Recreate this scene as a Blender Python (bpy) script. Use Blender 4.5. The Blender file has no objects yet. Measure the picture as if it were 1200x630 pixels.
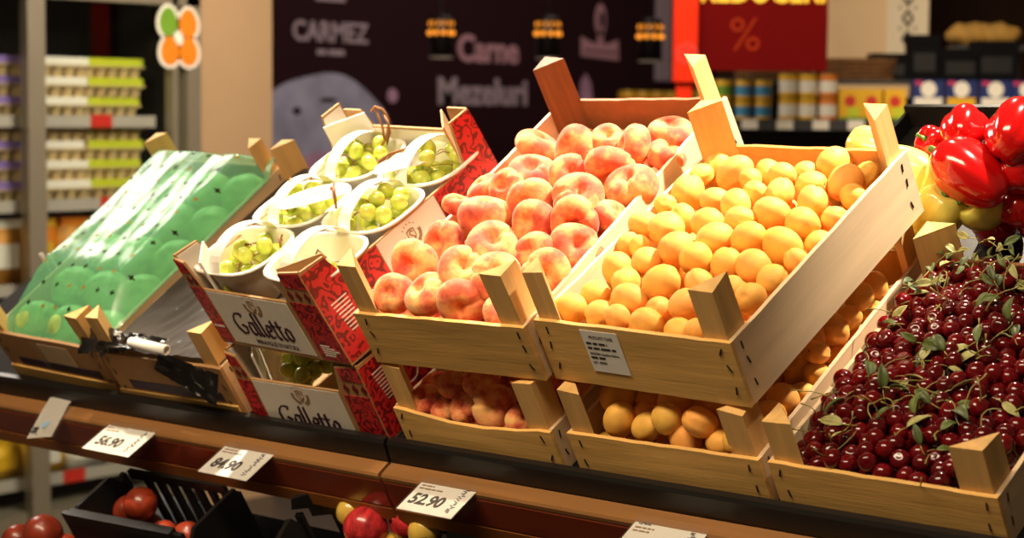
import bpy, bmesh, math, random
from mathutils import Matrix, Vector, Euler

# ------------------------------------------------------------------ camera, light, exposure
scene = bpy.context.scene
col = scene.collection
Z0 = 1.0                                   # height of the sloped deck's front edge above the floor
SLOPE = 0.5307
cam_data = bpy.data.cameras.new('camera')
cam = bpy.data.objects.new('camera', cam_data)
col.objects.link(cam)
cam.matrix_world = Matrix(((0.75040, -0.05857, 0.65838, 1.58229),
                           (0.66094, 0.05467, -0.74845, -1.93598),
                           (0.00784, 0.99679, 0.07973, 1.45925),
                           (0, 0, 0, 1)))
cam_data.sensor_width = 36.0
cam_data.lens = 2232.67 / 1200 * 36.0
cam_data.clip_start = 0.05
cam_data.dof.use_dof = True
cam_data.dof.focus_distance = 2.52
cam_data.dof.aperture_fstop = 5.0
scene.camera = cam

world = bpy.data.worlds.new('world')
scene.world = world
world.use_nodes = True
world.node_tree.nodes['Background'].inputs[0].default_value = (1.0, 0.74, 0.48, 1)
world.node_tree.nodes['Background'].inputs[1].default_value = 0.085

def spot(name, loc, target, power, size_deg, blend=0.5, color=(1.0, 0.83, 0.60), radius=0.05):
    d = bpy.data.lights.new(name, 'SPOT')
    d.energy = power; d.spot_size = math.radians(size_deg); d.spot_blend = blend
    d.color = color; d.shadow_soft_size = radius
    o = bpy.data.objects.new(name, d)
    o.location = loc
    o.rotation_euler = (Vector(target) - Vector(loc)).to_track_quat('-Z', 'Y').to_euler()
    col.objects.link(o)
    return o

def area(name, loc, target, power, sx, sy, color=(1.0, 0.83, 0.62)):
    d = bpy.data.lights.new(name, 'AREA')
    d.energy = power; d.shape = 'RECTANGLE'; d.size = sx; d.size_y = sy; d.color = color
    o = bpy.data.objects.new(name, d)
    o.location = loc
    o.rotation_euler = (Vector(target) - Vector(loc)).to_track_quat('-Z', 'Y').to_euler()
    col.objects.link(o)
    return o

# track spots over the produce stand (behind it, shining forward and down)
spot('track_spot_left', (-1.15, 0.62, 3.3), (-0.42, 0.24, 1.2), 880, 28, 0.9, (1.0, 0.87, 0.70))
spot('track_spot_right', (0.95, 0.75, 3.3), (0.03, 0.27, 1.25), 1080, 21, 0.9, (1.0, 0.87, 0.70))
spot('track_spot_melons', (-2.2, 0.9, 3.3), (-1.15, 0.22, 1.1), 260, 36, 0.8)
spot('track_spot_peppers', (-0.5, 1.6, 3.3), (0.42, 0.62, 1.45), 220, 20, 0.8)
spot('track_spot_rail_left', (-0.95, -0.62, 3.3), (-0.92, -0.06, 0.95), 330, 7.5, 0.7)
spot('track_spot_rail_right', (-0.10, -0.62, 3.3), (-0.20, -0.06, 0.95), 420, 9.0, 0.7)
# ceiling lights of the shop, plus added fills for stand front and fridge
area('front_fill_light', (0.0, -1.95, 3.4), (-0.3, 0.1, 1.0), 105, 2.4, 0.6, (1.0, 0.80, 0.54))  # added fill, lifts the crate fronts and price tags
area('ceiling_light_left', (-4.2, 0.95, 3.2), (-1.2, 0.3, 1.1), 60, 1.0, 1.0, (1.0, 0.90, 0.75))
area('fridge_fill_light', (-2.3, 1.7, 2.9), (-3.95, 1.9, 1.0), 62, 0.5, 1.4, (1.0, 0.88, 0.72))  # added outside the doors to brighten the cartons, stands in for inner lights
area('ceiling_light_gondola', (-1.0, 2.2, 3.0), (-1.9, 4.3, 1.45), 70, 1.4, 0.4)
area('ceiling_light_back', (-4.0, 5.8, 3.3), (-6.0, 6.5, 1.6), 20, 2.0, 0.6, (1.0, 0.85, 0.8))

scene.view_settings.view_transform = 'Standard'
scene.view_settings.look = 'None'
scene.view_settings.gamma = 1.0
scene.view_settings.use_curve_mapping = False
scene.view_settings.exposure = 0.0

SM = Matrix.Translation((0, 0, Z0)) @ Matrix.Rotation(SLOPE, 4, 'X')   # frame of the sloped deck
rnd = random.Random(11)

# ------------------------------------------------------------------ materials
def lin(c):
    return tuple(((x / 255) / 12.92 if x / 255 <= 0.04045 else ((x / 255 + 0.055) / 1.055) ** 2.4) for x in c)

def new_mat(name):
    m = bpy.data.materials.new(name)
    m.use_nodes = True
    nt = m.node_tree
    for n in list(nt.nodes):
        nt.nodes.remove(n)
    out = nt.nodes.new('ShaderNodeOutputMaterial')
    b = nt.nodes.new('ShaderNodeBsdfPrincipled')
    nt.links.new(b.outputs[0], out.inputs[0])
    return m, nt, b, out

def node(nt, kind, **kw):
    n = nt.nodes.new(kind)
    for k, v in kw.items():
        setattr(n, k, v)
    return n

def ramp(nt, fac, stops, interp='LINEAR'):
    r = nt.nodes.new('ShaderNodeValToRGB')
    r.color_ramp.interpolation = interp
    e = r.color_ramp.elements
    while len(e) < len(stops):
        e.new(0.5)
    for el, (p, c) in zip(e, stops):
        el.position = p
        el.color = (*c, 1)
    nt.links.new(fac, r.inputs[0])
    return r

def pmat(name, rgb, rough=0.5, vary=0.12, scale=30, stretch=(1, 1, 1), bump=0.0, bump_scale=None, sss=0.0,
         metal=0.0, coat=0.0, per_object=0.0, hue=0.0, sheen=0.0, spec=0.5):
    m, nt, b, out = new_mat(name)
    base = lin(rgb)
    tc = node(nt, 'ShaderNodeTexCoord'); mp = node(nt, 'ShaderNodeMapping')
    mp.inputs['Scale'].default_value = stretch
    nt.links.new(tc.outputs['Object'], mp.inputs[0])
    nz = node(nt, 'ShaderNodeTexNoise'); nz.inputs['Scale'].default_value = scale; nz.inputs['Detail'].default_value = 4
    nt.links.new(mp.outputs[0], nz.inputs['Vector'])
    lo = tuple(c * (1 - vary) for c in base); hi = tuple(min(1, c * (1 + vary)) for c in base)
    r = ramp(nt, nz.outputs['Fac'], [(0.3, lo), (0.7, hi)])
    colour = r.outputs[0]
    if per_object or hue:
        oi = node(nt, 'ShaderNodeObjectInfo')
        hs = node(nt, 'ShaderNodeHueSaturation')
        mr = node(nt, 'ShaderNodeMapRange'); mr.inputs['To Min'].default_value = 1 - per_object; mr.inputs['To Max'].default_value = 1 + per_object
        nt.links.new(oi.outputs['Random'], mr.inputs['Value']); nt.links.new(mr.outputs[0], hs.inputs['Value'])
        if hue:
            m2 = node(nt, 'ShaderNodeMapRange'); m2.inputs['To Min'].default_value = 0.5 + hue; m2.inputs['To Max'].default_value = 0.5 - hue
            nt.links.new(oi.outputs['Random'], m2.inputs['Value']); nt.links.new(m2.outputs[0], hs.inputs['Hue'])
        nt.links.new(colour, hs.inputs['Color']); colour = hs.outputs[0]
    nt.links.new(colour, b.inputs['Base Color'])
    b.inputs['Roughness'].default_value = rough
    b.inputs['Metallic'].default_value = metal
    b.inputs['Specular IOR Level'].default_value = spec
    b.inputs['Specular IOR Level'].default_value = spec; b.inputs['Coat Weight'].default_value = coat; b.inputs['Coat Roughness'].default_value = 0.08
    if sheen:
        b.inputs['Sheen Weight'].default_value = sheen
        b.inputs['Sheen Tint'].default_value = (1, 0.8, 0.7, 1)
    if sss:
        b.inputs['Subsurface Weight'].default_value = sss
        b.inputs['Subsurface Radius'].default_value = (0.012, 0.006, 0.003)
        b.inputs['Subsurface Scale'].default_value = 0.6
    if bump:
        n2 = node(nt, 'ShaderNodeTexNoise'); n2.inputs['Scale'].default_value = bump_scale or scale * 3; n2.inputs['Detail'].default_value = 3
        nt.links.new(mp.outputs[0], n2.inputs['Vector'])
        bp = node(nt, 'ShaderNodeBump'); bp.inputs['Strength'].default_value = bump; bp.inputs['Distance'].default_value = 0.004
        nt.links.new(n2.outputs['Fac'], bp.inputs['Height']); nt.links.new(bp.outputs[0], b.inputs['Normal'])
    return m

def wood(name, rgb, axis, contrast=0.17):
    st = {'x': (0.6, 9, 9), 'y': (9, 0.6, 9), 'z': (9, 9, 0.6)}[axis]
    return pmat(name, rgb, 0.62, contrast, 7, st, 0.10 if axis != 'y' else 0.04, 30, spec=0.3, per_object=0.07)

def emat(name, rgb, strength):
    m, nt, b, out = new_mat(name)
    b.inputs['Base Color'].default_value = (0.02, 0.02, 0.02, 1)
    b.inputs['Emission Color'].default_value = (*lin(rgb), 1)
    b.inputs['Emission Strength'].default_value = strength
    return m

def film_mat(name, rgb, tint, opaque=0.5, rough=0.18, coat=0.6, spec=0.5):
    m, nt, b, out = new_mat(name)
    b.inputs['Base Color'].default_value = (*lin(rgb), 1)
    b.inputs['Roughness'].default_value = rough
    b.inputs['Coat Weight'].default_value = coat; b.inputs['Coat Roughness'].default_value = 0.16
    tr = node(nt, 'ShaderNodeBsdfTransparent'); tr.inputs[0].default_value = (*tint, 1)
    mx = node(nt, 'ShaderNodeMixShader'); mx.inputs[0].default_value = opaque
    nt.links.new(tr.outputs[0], mx.inputs[1]); nt.links.new(b.outputs[0], mx.inputs[2]); nt.links.new(mx.outputs[0], out.inputs[0])
    tc = node(nt, 'ShaderNodeTexCoord'); mp = node(nt, 'ShaderNodeMapping'); mp.inputs['Scale'].default_value = (3.6, 0.8, 1); mp.inputs['Rotation'].default_value = (0, 0, 0.12)
    nz = node(nt, 'ShaderNodeTexNoise'); nz.inputs['Scale'].default_value = 4.5; nz.inputs['Detail'].default_value = 2.5; nz.inputs['Distortion'].default_value = 0.8
    bp = node(nt, 'ShaderNodeBump'); bp.inputs['Strength'].default_value = 0.45; bp.inputs['Distance'].default_value = 0.02
    nt.links.new(tc.outputs['Object'], mp.inputs[0]); nt.links.new(mp.outputs[0], nz.inputs['Vector'])
    nt.links.new(nz.outputs['Fac'], bp.inputs['Height']); nt.links.new(bp.outputs[0], b.inputs['Normal'])
    return m

def damask_mat(name, rgb, dark):
    m, nt, b, out = new_mat(name)
    tc = node(nt, 'ShaderNodeTexCoord')
    nz = node(nt, 'ShaderNodeTexNoise'); nz.inputs['Scale'].default_value = 30; nz.inputs['Detail'].default_value = 1; nz.inputs['Distortion'].default_value = 2.2
    nt.links.new(tc.outputs['Object'], nz.inputs['Vector'])
    wv = node(nt, 'ShaderNodeTexWave'); wv.wave_type = 'RINGS'; wv.rings_direction = 'SPHERICAL'
    wv.inputs['Scale'].default_value = 17; wv.inputs['Distortion'].default_value = 14; wv.inputs['Detail'].default_value = 1; wv.inputs['Detail Scale'].default_value = 3.0
    nt.links.new(tc.outputs['Object'], wv.inputs['Vector'])
    mth = node(nt, 'ShaderNodeMath', operation='MULTIPLY')
    nt.links.new(nz.outputs['Fac'], mth.inputs[0]); nt.links.new(wv.outputs['Fac'], mth.inputs[1])
    r = ramp(nt, mth.outputs[0], [(0.0, lin(rgb)), (0.27, lin(rgb)), (0.31, lin(dark)), (1.0, lin(dark))])
    nt.links.new(r.outputs[0], b.inputs['Base Color'])
    b.inputs['Roughness'].default_value = 0.45
    return m

def peach_mat():
    m, nt, b, out = new_mat('peach_skin')
    tc = node(nt, 'ShaderNodeTexCoord'); oi = node(nt, 'ShaderNodeObjectInfo')
    off = node(nt, 'ShaderNodeVectorMath', operation='ADD')
    mul = node(nt, 'ShaderNodeVectorMath', operation='SCALE'); mul.inputs['Scale'].default_value = 7.0
    cmb = node(nt, 'ShaderNodeCombineXYZ')
    for k in range(3):
        nt.links.new(oi.outputs['Random'], cmb.inputs[k])
    nt.links.new(cmb.outputs[0], mul.inputs[0]); nt.links.new(tc.outputs['Object'], off.inputs[0]); nt.links.new(mul.outputs[0], off.inputs[1])
    nz = node(nt, 'ShaderNodeTexNoise'); nz.inputs['Scale'].default_value = 0.95; nz.inputs['Detail'].default_value = 5; nz.inputs['Roughness'].default_value = 0.6
    nt.links.new(off.outputs[0], nz.inputs['Vector'])
    r = ramp(nt, nz.outputs['Fac'], [(0.32, lin((242, 188, 112))), (0.45, lin((236, 150, 90))), (0.55, lin((216, 100, 66))), (0.72, lin((160, 44, 40)))])
    n3 = node(nt, 'ShaderNodeTexNoise'); n3.inputs['Scale'].default_value = 16
    nt.links.new(tc.outputs['Object'], n3.inputs['Vector'])
    mixc = node(nt, 'ShaderNodeMixRGB', blend_type='SOFT_LIGHT'); mixc.inputs[0].default_value = 0.22
    nt.links.new(r.outputs[0], mixc.inputs[1]); nt.links.new(n3.outputs['Fac'], mixc.inputs[2])
    nt.links.new(mixc.outputs[0], b.inputs['Base Color'])
    b.inputs['Roughness'].default_value = 0.72
    b.inputs['Specular IOR Level'].default_value = 0.25
    b.inputs['Sheen Weight'].default_value = 0.35; b.inputs['Sheen Tint'].default_value = (1, 0.75, 0.6, 1)
    return m

M = {}
M['wood_x'] = wood('poplar_wood_along_width', (226, 178, 102), 'x', 0.2)
M['wood_y'] = wood('poplar_wood_along_depth', (220, 190, 150), 'y', 0.09)
M['wood_z'] = wood('poplar_wood_posts', (222, 176, 108), 'z', 0.16)
M['wood_shaded'] = wood('shade_toned_wood_post', (128, 82, 46), 'z', 0.3)  # post wood darkened: shade on the peach crate's back left post put into colour
M['board_brown_shaded'] = pmat('shade_toned_brown_fibreboard', (142, 90, 46), 0.7, 0.1, 60)  # brown taken darker so the colour carries the weaker light on back boards
M['board_tan'] = pmat('tan_fibreboard', (206, 146, 74), 0.7, 0.1, 60)
M['kraft'] = pmat('kraft_cardboard', (176, 132, 82), 0.75, 0.1, 40, (1, 1, 1))
M['white_card'] = pmat('white_cardboard', (232, 222, 206), 0.65, 0.03, 40)
M['staple'] = pmat('dark_steel_staple', (70, 62, 54), 0.4, 0.05, 50, metal=0.8)
M['paper'] = pmat('white_paper', (240, 236, 228), 0.6, 0.02, 30)
M['ink'] = pmat('dark_ink', (40, 32, 30), 0.6, 0.02, 30)
M['ink_purple'] = pmat('dark_plum_ink', (62, 22, 42), 0.6, 0.02, 30)
M['ink_brown'] = pmat('brown_ink', (150, 116, 84), 0.6, 0.02, 30)
M['purple_band'] = pmat('dark_purple_print', (52, 34, 58), 0.6, 0.06, 30)
M['damask'] = damask_mat('red_damask_print', (206, 36, 38), (120, 14, 20))
M['black_plastic'] = pmat('black_plastic', (26, 24, 24), 0.42, 0.15, 20, bump=0.05)
M['deck_black'] = pmat('matt_black_deck_liner', (22, 20, 20), 0.85, 0.15, 20, spec=0.15)
M['black_lip'] = pmat('black_rubber_bumper', (24, 20, 18), 0.38, 0.1, 20)
M['rail_tan'] = pmat('tan_rail_top', (150, 104, 60), 0.35, 0.1, 6, (1, 12, 12))
M['rail_red'] = pmat('red_brown_price_strip', (128, 56, 34), 0.2, 0.18, 5, (1, 4, 4), coat=0.6)
M['rail_orange'] = pmat('orange_brown_rail_foot', (142, 84, 36), 0.35, 0.1, 6, (1, 6, 6))
M['apricot'] = pmat('apricot_skin', (247, 178, 82), 0.6, 0.12, 1.3, sss=0.1, per_object=0.08, hue=0.012, spec=0.35)
M['apricot_stem'] = pmat('apricot_stem_scar', (96, 56, 30), 0.8, 0.1, 50)
M['peach'] = peach_mat()
M['cherry'] = pmat('cherry_skin', (92, 4, 10), 0.14, 0.3, 1.0, coat=0.25, per_object=0.4, spec=0.45, sss=0.0)
M['cherry_stem'] = pmat('cherry_stem_green', (150, 140, 70), 0.55, 0.2, 3, per_object=0.25)
M['leaf'] = pmat('cherry_leaf_green', (86, 98, 46), 0.5, 0.25, 4, per_object=0.4)
M['leaf_pale'] = pmat('cherry_leaf_pale_underside', (170, 166, 104), 0.55, 0.2, 4, per_object=0.2)
M['grape'] = pmat('green_grape_skin', (206, 214, 92), 0.22, 0.1, 1.5, sss=0.45, per_object=0.1, coat=0.2)
M['grape_stem'] = pmat('grape_stem_brown', (146, 92, 40), 0.7, 0.25, 80)
M['punnet'] = pmat('white_punnet_plastic', (246, 240, 226), 0.35, 0.02, 20, sss=0.0)
M['melon'] = pmat('striped_green_melon_skin', (160, 200, 110), 0.5, 0.3, 1.1, (3, 3, 0.7))
M['green_film'] = film_mat('green_plastic_film', (140, 218, 174), (0.66, 0.96, 0.78), 0.42, 0.25)
M['dark_film'] = film_mat('black_plastic_film', (52, 42, 36), (0.25, 0.22, 0.19), 0.92, 0.8, 0.0, 0.06)
M['black_film'] = film_mat('black_plastic_flap', (20, 18, 18), (0.05, 0.05, 0.05), 0.95, 0.22)
M['clear_film'] = film_mat('clear_plastic_sleeve', (220, 210, 200), (0.97, 0.97, 0.97), 0.05, 0.15)
M['red_pepper'] = pmat('red_pepper_skin', (190, 12, 12), 0.14, 0.15, 0.8, coat=0.5)
M['yellow_pepper'] = pmat('yellow_green_pepper_skin', (228, 222, 104), 0.18, 0.15, 0.8, coat=0.4)
M['pepper_stem'] = pmat('pepper_stem_green', (84, 124, 44), 0.5, 0.2, 3)
M['beige_wall'] = pmat('beige_wall_paint', (172, 140, 104), 0.85, 0.03, 6)
M['dark_wall'] = pmat('dark_plum_wall_panel', (46, 24, 28), 0.7, 0.04, 3, spec=0.06)
M['letter_pink'] = pmat('pink_wall_lettering', (190, 140, 150), 0.7, 0.03, 10)
M['letter_grey'] = pmat('grey_wall_lettering', (170, 150, 158), 0.7, 0.03, 10)
M['mural_grey'] = pmat('grey_marbled_mural', (160, 158, 180), 0.7, 0.3, 5)
M['mural_pink'] = pmat('pink_mural_print', (186, 140, 168), 0.7, 0.2, 5)
M['fridge_metal'] = pmat('brushed_fridge_metal', (150, 140, 120), 0.4, 0.06, 12, (6, 6, 0.6), metal=0.5)
M['fridge_dark'] = pmat('dark_fridge_interior', (48, 44, 40), 0.7, 0.1, 5)
M['shelf_white'] = pmat('pale_shelf_strip', (178, 168, 156), 0.5, 0.05, 10)
M['floor'] = pmat('dark_shop_floor_tiles', (62, 52, 44), 0.45, 0.06, 4)
M['pulp'] = pmat('grey_beige_pulp_carton', (196, 168, 116), 0.85, 0.08, 30)
M['white_print'] = pmat('white_printed_card', (238, 230, 214), 0.55, 0.03, 20)
M['lime_print'] = pmat('lime_printed_card', (196, 204, 40), 0.55, 0.05, 20)
M['violet_print'] = pmat('violet_printed_card', (136, 108, 176), 0.55, 0.1, 20)
M['red_print'] = pmat('red_printed_card', (206, 46, 32), 0.5, 0.05, 20)
M['red_panel'] = pmat('deep_red_panel', (84, 2, 2), 0.8, 0.06, 4, spec=0.06)
M['red_bright'] = pmat('bright_red_panel', (200, 42, 16), 0.8, 0.06, 4, spec=0.06)
M['yellow_letter'] = pmat('yellow_lettering', (236, 186, 40), 0.5, 0.03, 10)
M['dim_letter'] = pmat('orange_brown_lettering', (124, 34, 12), 0.8, 0.03, 10, spec=0.05)
M['cream_wall'] = pmat('cream_pillar_paint', (236, 200, 154), 0.8, 0.03, 6)
M['banner'] = pmat('off_white_banner', (240, 222, 190), 0.7, 0.03, 10)
M['dark_backdrop'] = pmat('dark_brown_wall', (44, 28, 20), 0.8, 0.15, 3, spec=0.06)
M['wicker'] = pmat('brown_wicker', (112, 74, 34), 0.8, 0.4, 60, (1, 1, 3), bump=0.5)
M['yellow_print'] = pmat('yellow_printed_card', (232, 178, 36), 0.4, 0.06, 20)
M['orange_print'] = pmat('orange_printed_card', (226, 128, 30), 0.4, 0.06, 20)
M['green_print'] = pmat('green_printed_card', (108, 150, 44), 0.45, 0.08, 20)
M['blue_print'] = pmat('blue_printed_card', (70, 140, 180), 0.45, 0.08, 20)
M['navy_print'] = pmat('navy_printed_card', (28, 44, 104), 0.45, 0.08, 20)
M['pink_print'] = pmat('magenta_printed_card', (196, 52, 96), 0.45, 0.08, 20)
M['tin'] = pmat('tinplate_metal', (190, 160, 100), 0.3, 0.05, 20, metal=0.9)
M['shelf_dark'] = pmat('dark_gondola_metal', (58, 56, 56), 0.45, 0.06, 10)
M['dark_box'] = pmat('black_display_box', (13, 12, 14), 0.6, 0.1, 10, spec=0.06)
M['bread'] = pmat('golden_bread_crust', (160, 120, 50), 0.8, 0.3, 14)
M['lamp_black'] = pmat('black_lamp_metal', (22, 16, 16), 0.4, 0.1, 10, metal=0.3)
M['lamp_glow'] = emat('amber_lamp_glow', (255, 150, 40), 1.6)
M['nectarine'] = pmat('red_nectarine_skin', (140, 48, 26), 0.35, 0.4, 1.0, per_object=0.15, coat=0.3)
M['orange_fruit'] = pmat('orange_blurred_fruit_pack', (206, 140, 50), 0.55, 0.35, 14)

# glass of the fridge doors: clear with a fresnel reflection
def glass_mat():
    m, nt, b, out = new_mat('clear_door_glass')
    tr = node(nt, 'ShaderNodeBsdfTransparent'); tr.inputs[0].default_value = (0.93, 0.95, 0.94, 1)
    gl = node(nt, 'ShaderNodeBsdfGlossy'); gl.inputs['Roughness'].default_value = 0.03
    mx = node(nt, 'ShaderNodeMixShader')
    mx.inputs[0].default_value = 0.025
    nt.links.new(tr.outputs[0], mx.inputs[1]); nt.links.new(gl.outputs[0], mx.inputs[2])
    nt.links.new(mx.outputs[0], out.inputs[0])
    return m
M['glass'] = glass_mat()

# ------------------------------------------------------------------ object helpers
def tag(o, label=None, cat=None, group=None, kind=None):
    if label: o['label'] = label
    if cat: o['category'] = cat
    if group: o['group'] = group
    if kind: o['kind'] = kind
    return o

def empty(name, M4, label, cat, group=None):
    o = bpy.data.objects.new(name, None)
    o.empty_display_size = 0.02
    col.objects.link(o)
    o.matrix_world = M4
    return tag(o, label, cat, group)

def link_mesh(name, me, parent=None, M4=None):
    o = bpy.data.objects.new(name, me)
    col.objects.link(o)
    if parent is not None:
        o.parent = parent
        if M4 is not None: o.matrix_local = M4
    elif M4 is not None:
        o.matrix_world = M4
    return o

def finish(bm, name, mat, smooth=False, bevel=0.0, bseg=2):
    if bevel > 0:
        bmesh.ops.bevel(bm, geom=[e for e in bm.edges if len(e.link_faces) == 2 and e.calc_face_angle(0) > 0.5], offset=bevel, segments=bseg, affect='EDGES', profile=0.6)
    bmesh.ops.recalc_face_normals(bm, faces=bm.faces)
    me = bpy.data.meshes.new(name)
    bm.to_mesh(me); bm.free()
    mats = mat if isinstance(mat, (list, tuple)) else [mat]
    for m_ in mats: me.materials.append(m_)
    if smooth:
        for p in me.polygons: p.use_smooth = True
    return me

def obj(name, bm, mat, parent=None, M4=None, smooth=False, bevel=0.0, bseg=2):
    return link_mesh(name, finish(bm, name, mat, smooth, bevel, bseg), parent, M4)

def box(bm, x0, x1, y0, y1, z0, z1):
    vs = [bm.verts.new(p) for p in ((x0, y0, z0), (x1, y0, z0), (x1, y1, z0), (x0, y1, z0), (x0, y0, z1), (x1, y0, z1), (x1, y1, z1), (x0, y1, z1))]
    for f in ((0, 3, 2, 1), (4, 5, 6, 7), (0, 1, 5, 4), (1, 2, 6, 5), (2, 3, 7, 6), (3, 0, 4, 7)):
        bm.faces.new([vs[i] for i in f])
    return vs

def bx(*a):
    bm = bmesh.new(); box(bm, *a); return bm

def prism(bm, pts, z0, z1):
    """extrude a 2D polygon in x,y from z0 to z1 (z1 may be a list of heights)"""
    n = len(pts)
    zt = z1 if isinstance(z1, (list, tuple)) else [z1] * n
    lo = [bm.verts.new((p[0], p[1], z0)) for p in pts]
    hi = [bm.verts.new((p[0], p[1], zt[i])) for i, p in enumerate(pts)]
    bm.faces.new(lo[::-1]); bm.faces.new(hi)
    for i in range(n):
        j = (i + 1) % n
        bm.faces.new((lo[i], lo[j], hi[j], hi[i]))

def panel(bm, pts, y0, y1):
    """extrude a 2D polygon in x,z from y0 to y1"""
    n = len(pts)
    a = [bm.verts.new((p[0], y0, p[1])) for p in pts]
    b = [bm.verts.new((p[0], y1, p[1])) for p in pts]
    bm.faces.new(a); bm.faces.new(b[::-1])
    for i in range(n):
        j = (i + 1) % n
        bm.faces.new((a[j], a[i], b[i], b[j]))

def xpanel(bm, pts, x0, x1):
    """extrude a 2D polygon in y,z from x0 to x1"""
    n = len(pts)
    a = [bm.verts.new((x0, p[0], p[1])) for p in pts]
    b = [bm.verts.new((x1, p[0], p[1])) for p in pts]
    bm.faces.new(a[::-1]); bm.faces.new(b)
    for i in range(n):
        j = (i + 1) % n
        bm.faces.new((a[i], a[j], b[j], b[i]))

def lathe(bm, prof, n=24, cap=True, squash=None):
    rings = []
    for r, z in prof:
        if r < 1e-6:
            rings.append([bm.verts.new((0, 0, z))])
        else:
            rings.append([bm.verts.new((r * math.cos(2 * math.pi * k / n), r * math.sin(2 * math.pi * k / n), z)) for k in range(n)])
    for a, b in zip(rings, rings[1:]):
        for k in range(n):
            j = (k + 1) % n
            if len(a) == 1 and len(b) == 1: continue
            if len(a) == 1: bm.faces.new((a[0], b[j], b[k]))
            elif len(b) == 1: bm.faces.new((a[k], a[j], b[0]))
            else: bm.faces.new((a[k], a[j], b[j], b[k]))
    if cap:
        for rg, fl in ((rings[0], True), (rings[-1], False)):
            if len(rg) > 2: bm.faces.new(rg[::-1] if fl else rg)

def tube(bm, pts, r, n=6, taper=1.0):
    pts = [Vector(p) for p in pts]
    rings = []
    up = Vector((0.31, 0.17, 0.93)).normalized()
    for i, p in enumerate(pts):
        d = (pts[min(i + 1, len(pts) - 1)] - pts[max(i - 1, 0)]).normalized()
        a = d.cross(up)
        if a.length < 1e-3: a = d.cross(Vector((1, 0, 0)))
        a.normalize(); b = d.cross(a)
        rr = (r[i] if isinstance(r, (list, tuple)) else r * (1 + (taper - 1) * i / (len(pts) - 1)))
        rings.append([bm.verts.new(p + a * rr * math.cos(2 * math.pi * k / n) + b * rr * math.sin(2 * math.pi * k / n)) for k in range(n)])
    for x, y in zip(rings, rings[1:]):
        for k in range(n):
            j = (k + 1) % n
            bm.faces.new((x[k], x[j], y[j], y[k]))
    bm.faces.new(rings[0][::-1]); bm.faces.new(rings[-1])

def text_mesh(body, size, thick=0.0004, bold=0.0, shear=0.0, squeeze=1.0, align='CENTER'):
    c = bpy.data.curves.new('lettering', 'FONT')
    c.body = body; c.size = size; c.extrude = thick; c.offset = bold; c.shear = shear
    c.align_x = align; c.align_y = 'CENTER'; c.resolution_u = 3
    o = bpy.data.objects.new('lettering', c)
    col.objects.link(o)
    bpy.context.view_layer.update()
    dg = bpy.context.evaluated_depsgraph_get()
    me = bpy.data.meshes.new_from_object(o.evaluated_get(dg))
    bpy.data.objects.remove(o); bpy.data.curves.remove(c)
    for v in me.vertices: v.co.x *= squeeze
    me.materials.clear()
    return me

def text(name, body, size, mat, parent, M4, **kw):
    me = text_mesh(body, size, **kw)
    me.materials.append(mat)
    o = link_mesh(name, me, parent, M4)
    return o

FRONT = Matrix.Rotation(math.pi / 2, 4, 'X')       # text lying in x,z facing -y
def T(x, y, z): return Matrix.Translation((x, y, z))
def RX(a): return Matrix.Rotation(a, 4, 'X')
def RY(a): return Matrix.Rotation(a, 4, 'Y')
def RZ(a): return Matrix.Rotation(a, 4, 'Z')

def axis_frame(a, spin):
    """rotation that turns local z onto direction a, then spins about it"""
    return Vector(a).normalized().to_track_quat('Z', 'Y').to_matrix().to_4x4() @ RZ(spin)

ORD = ['first', 'second', 'third', 'fourth', 'fifth', 'sixth', 'seventh', 'eighth', 'ninth', 'tenth', 'eleventh', 'twelfth', 'thirteenth', 'fourteenth']
def ordinal_rows(pts, gap):
    """group points into rows by v, order each row by u; gives (row, rank) for each"""
    idx = sorted(range(len(pts)), key=lambda i: pts[i][1])
    rows, start = [], None
    for i in idx:
        if start is None or pts[i][1] - start > gap:
            rows.append([]); start = pts[i][1]
        rows[-1].append(i)
    out = {}
    for r, row in enumerate(rows):
        for k, i in enumerate(sorted(row, key=lambda i: pts[i][0])):
            out[i] = (r, k)
    return out
def print_lines(bm, x, y, widths, h, pitch, z0, z1, seed=1):
    """rows of tiny word-like marks in the x,y plane, too small to read"""
    rr_ = random.Random(seed)
    for k, w in enumerate(widths):
        p = x; yy = y - pitch * k
        while p < x + w:
            q = min(x + w, p + rr_.uniform(2.0, 5.0) * h)
            box(bm, p, q, yy - h, yy, z0, z1); p = q + 0.7 * h

# ================================================================== the shop behind
tag(obj('floor', bx(-9, 6, -5, 12, -0.1, 0), M['floor']), kind='structure')
WX = -6.0
tag(obj('wall_back', bx(WX - 0.1, WX, -1, 12, 0, 3.6), M['dark_wall']), kind='structure')
tag(obj('wall_left', bx(-4.3, -3.9, 2.565, 2.91, 0, 3.6), M['beige_wall']), kind='structure')

# lettering and pictures on the dark wall (it faces +x; local x of the sign runs along +y)
WALL = T(WX + 0.004, 0, 0) @ RZ(math.pi / 2) @ FRONT     # local (x, y) -> world (y, z)
def wall_at(y, z): return T(WX + 0.006, y, z) @ RZ(math.pi / 2) @ FRONT
sg = empty('wall_sign', wall_at(6.43, 1.72), 'large pink words Carne Mezeluri on the dark plum wall', 'sign')
text('lettering', 'Carne', 0.215, M['letter_pink'], sg, T(0.02, 0.125, 0), bold=0.006, squeeze=1.0, thick=0.004)
text('lettering', 'Mezeluri', 0.215, M['letter_grey'], sg, T(-0.02, -0.125, 0), bold=0.006, squeeze=1.06, thick=0.004)
sg = empty('wall_sign', wall_at(5.18, 1.90), 'small grey words CARMEZ at the top left of the dark wall', 'sign')
text('lettering', 'CARMEZ', 0.15, M['letter_grey'], sg, T(0, 0, 0), bold=0.003, squeeze=0.95, thick=0.004)
bm = bmesh.new(); print_lines(bm, -0.10, -0.09, [0.20], 0.028, 0.04, -0.003, 0.003)
obj('small_print', bm, M['letter_grey'], sg)
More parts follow.
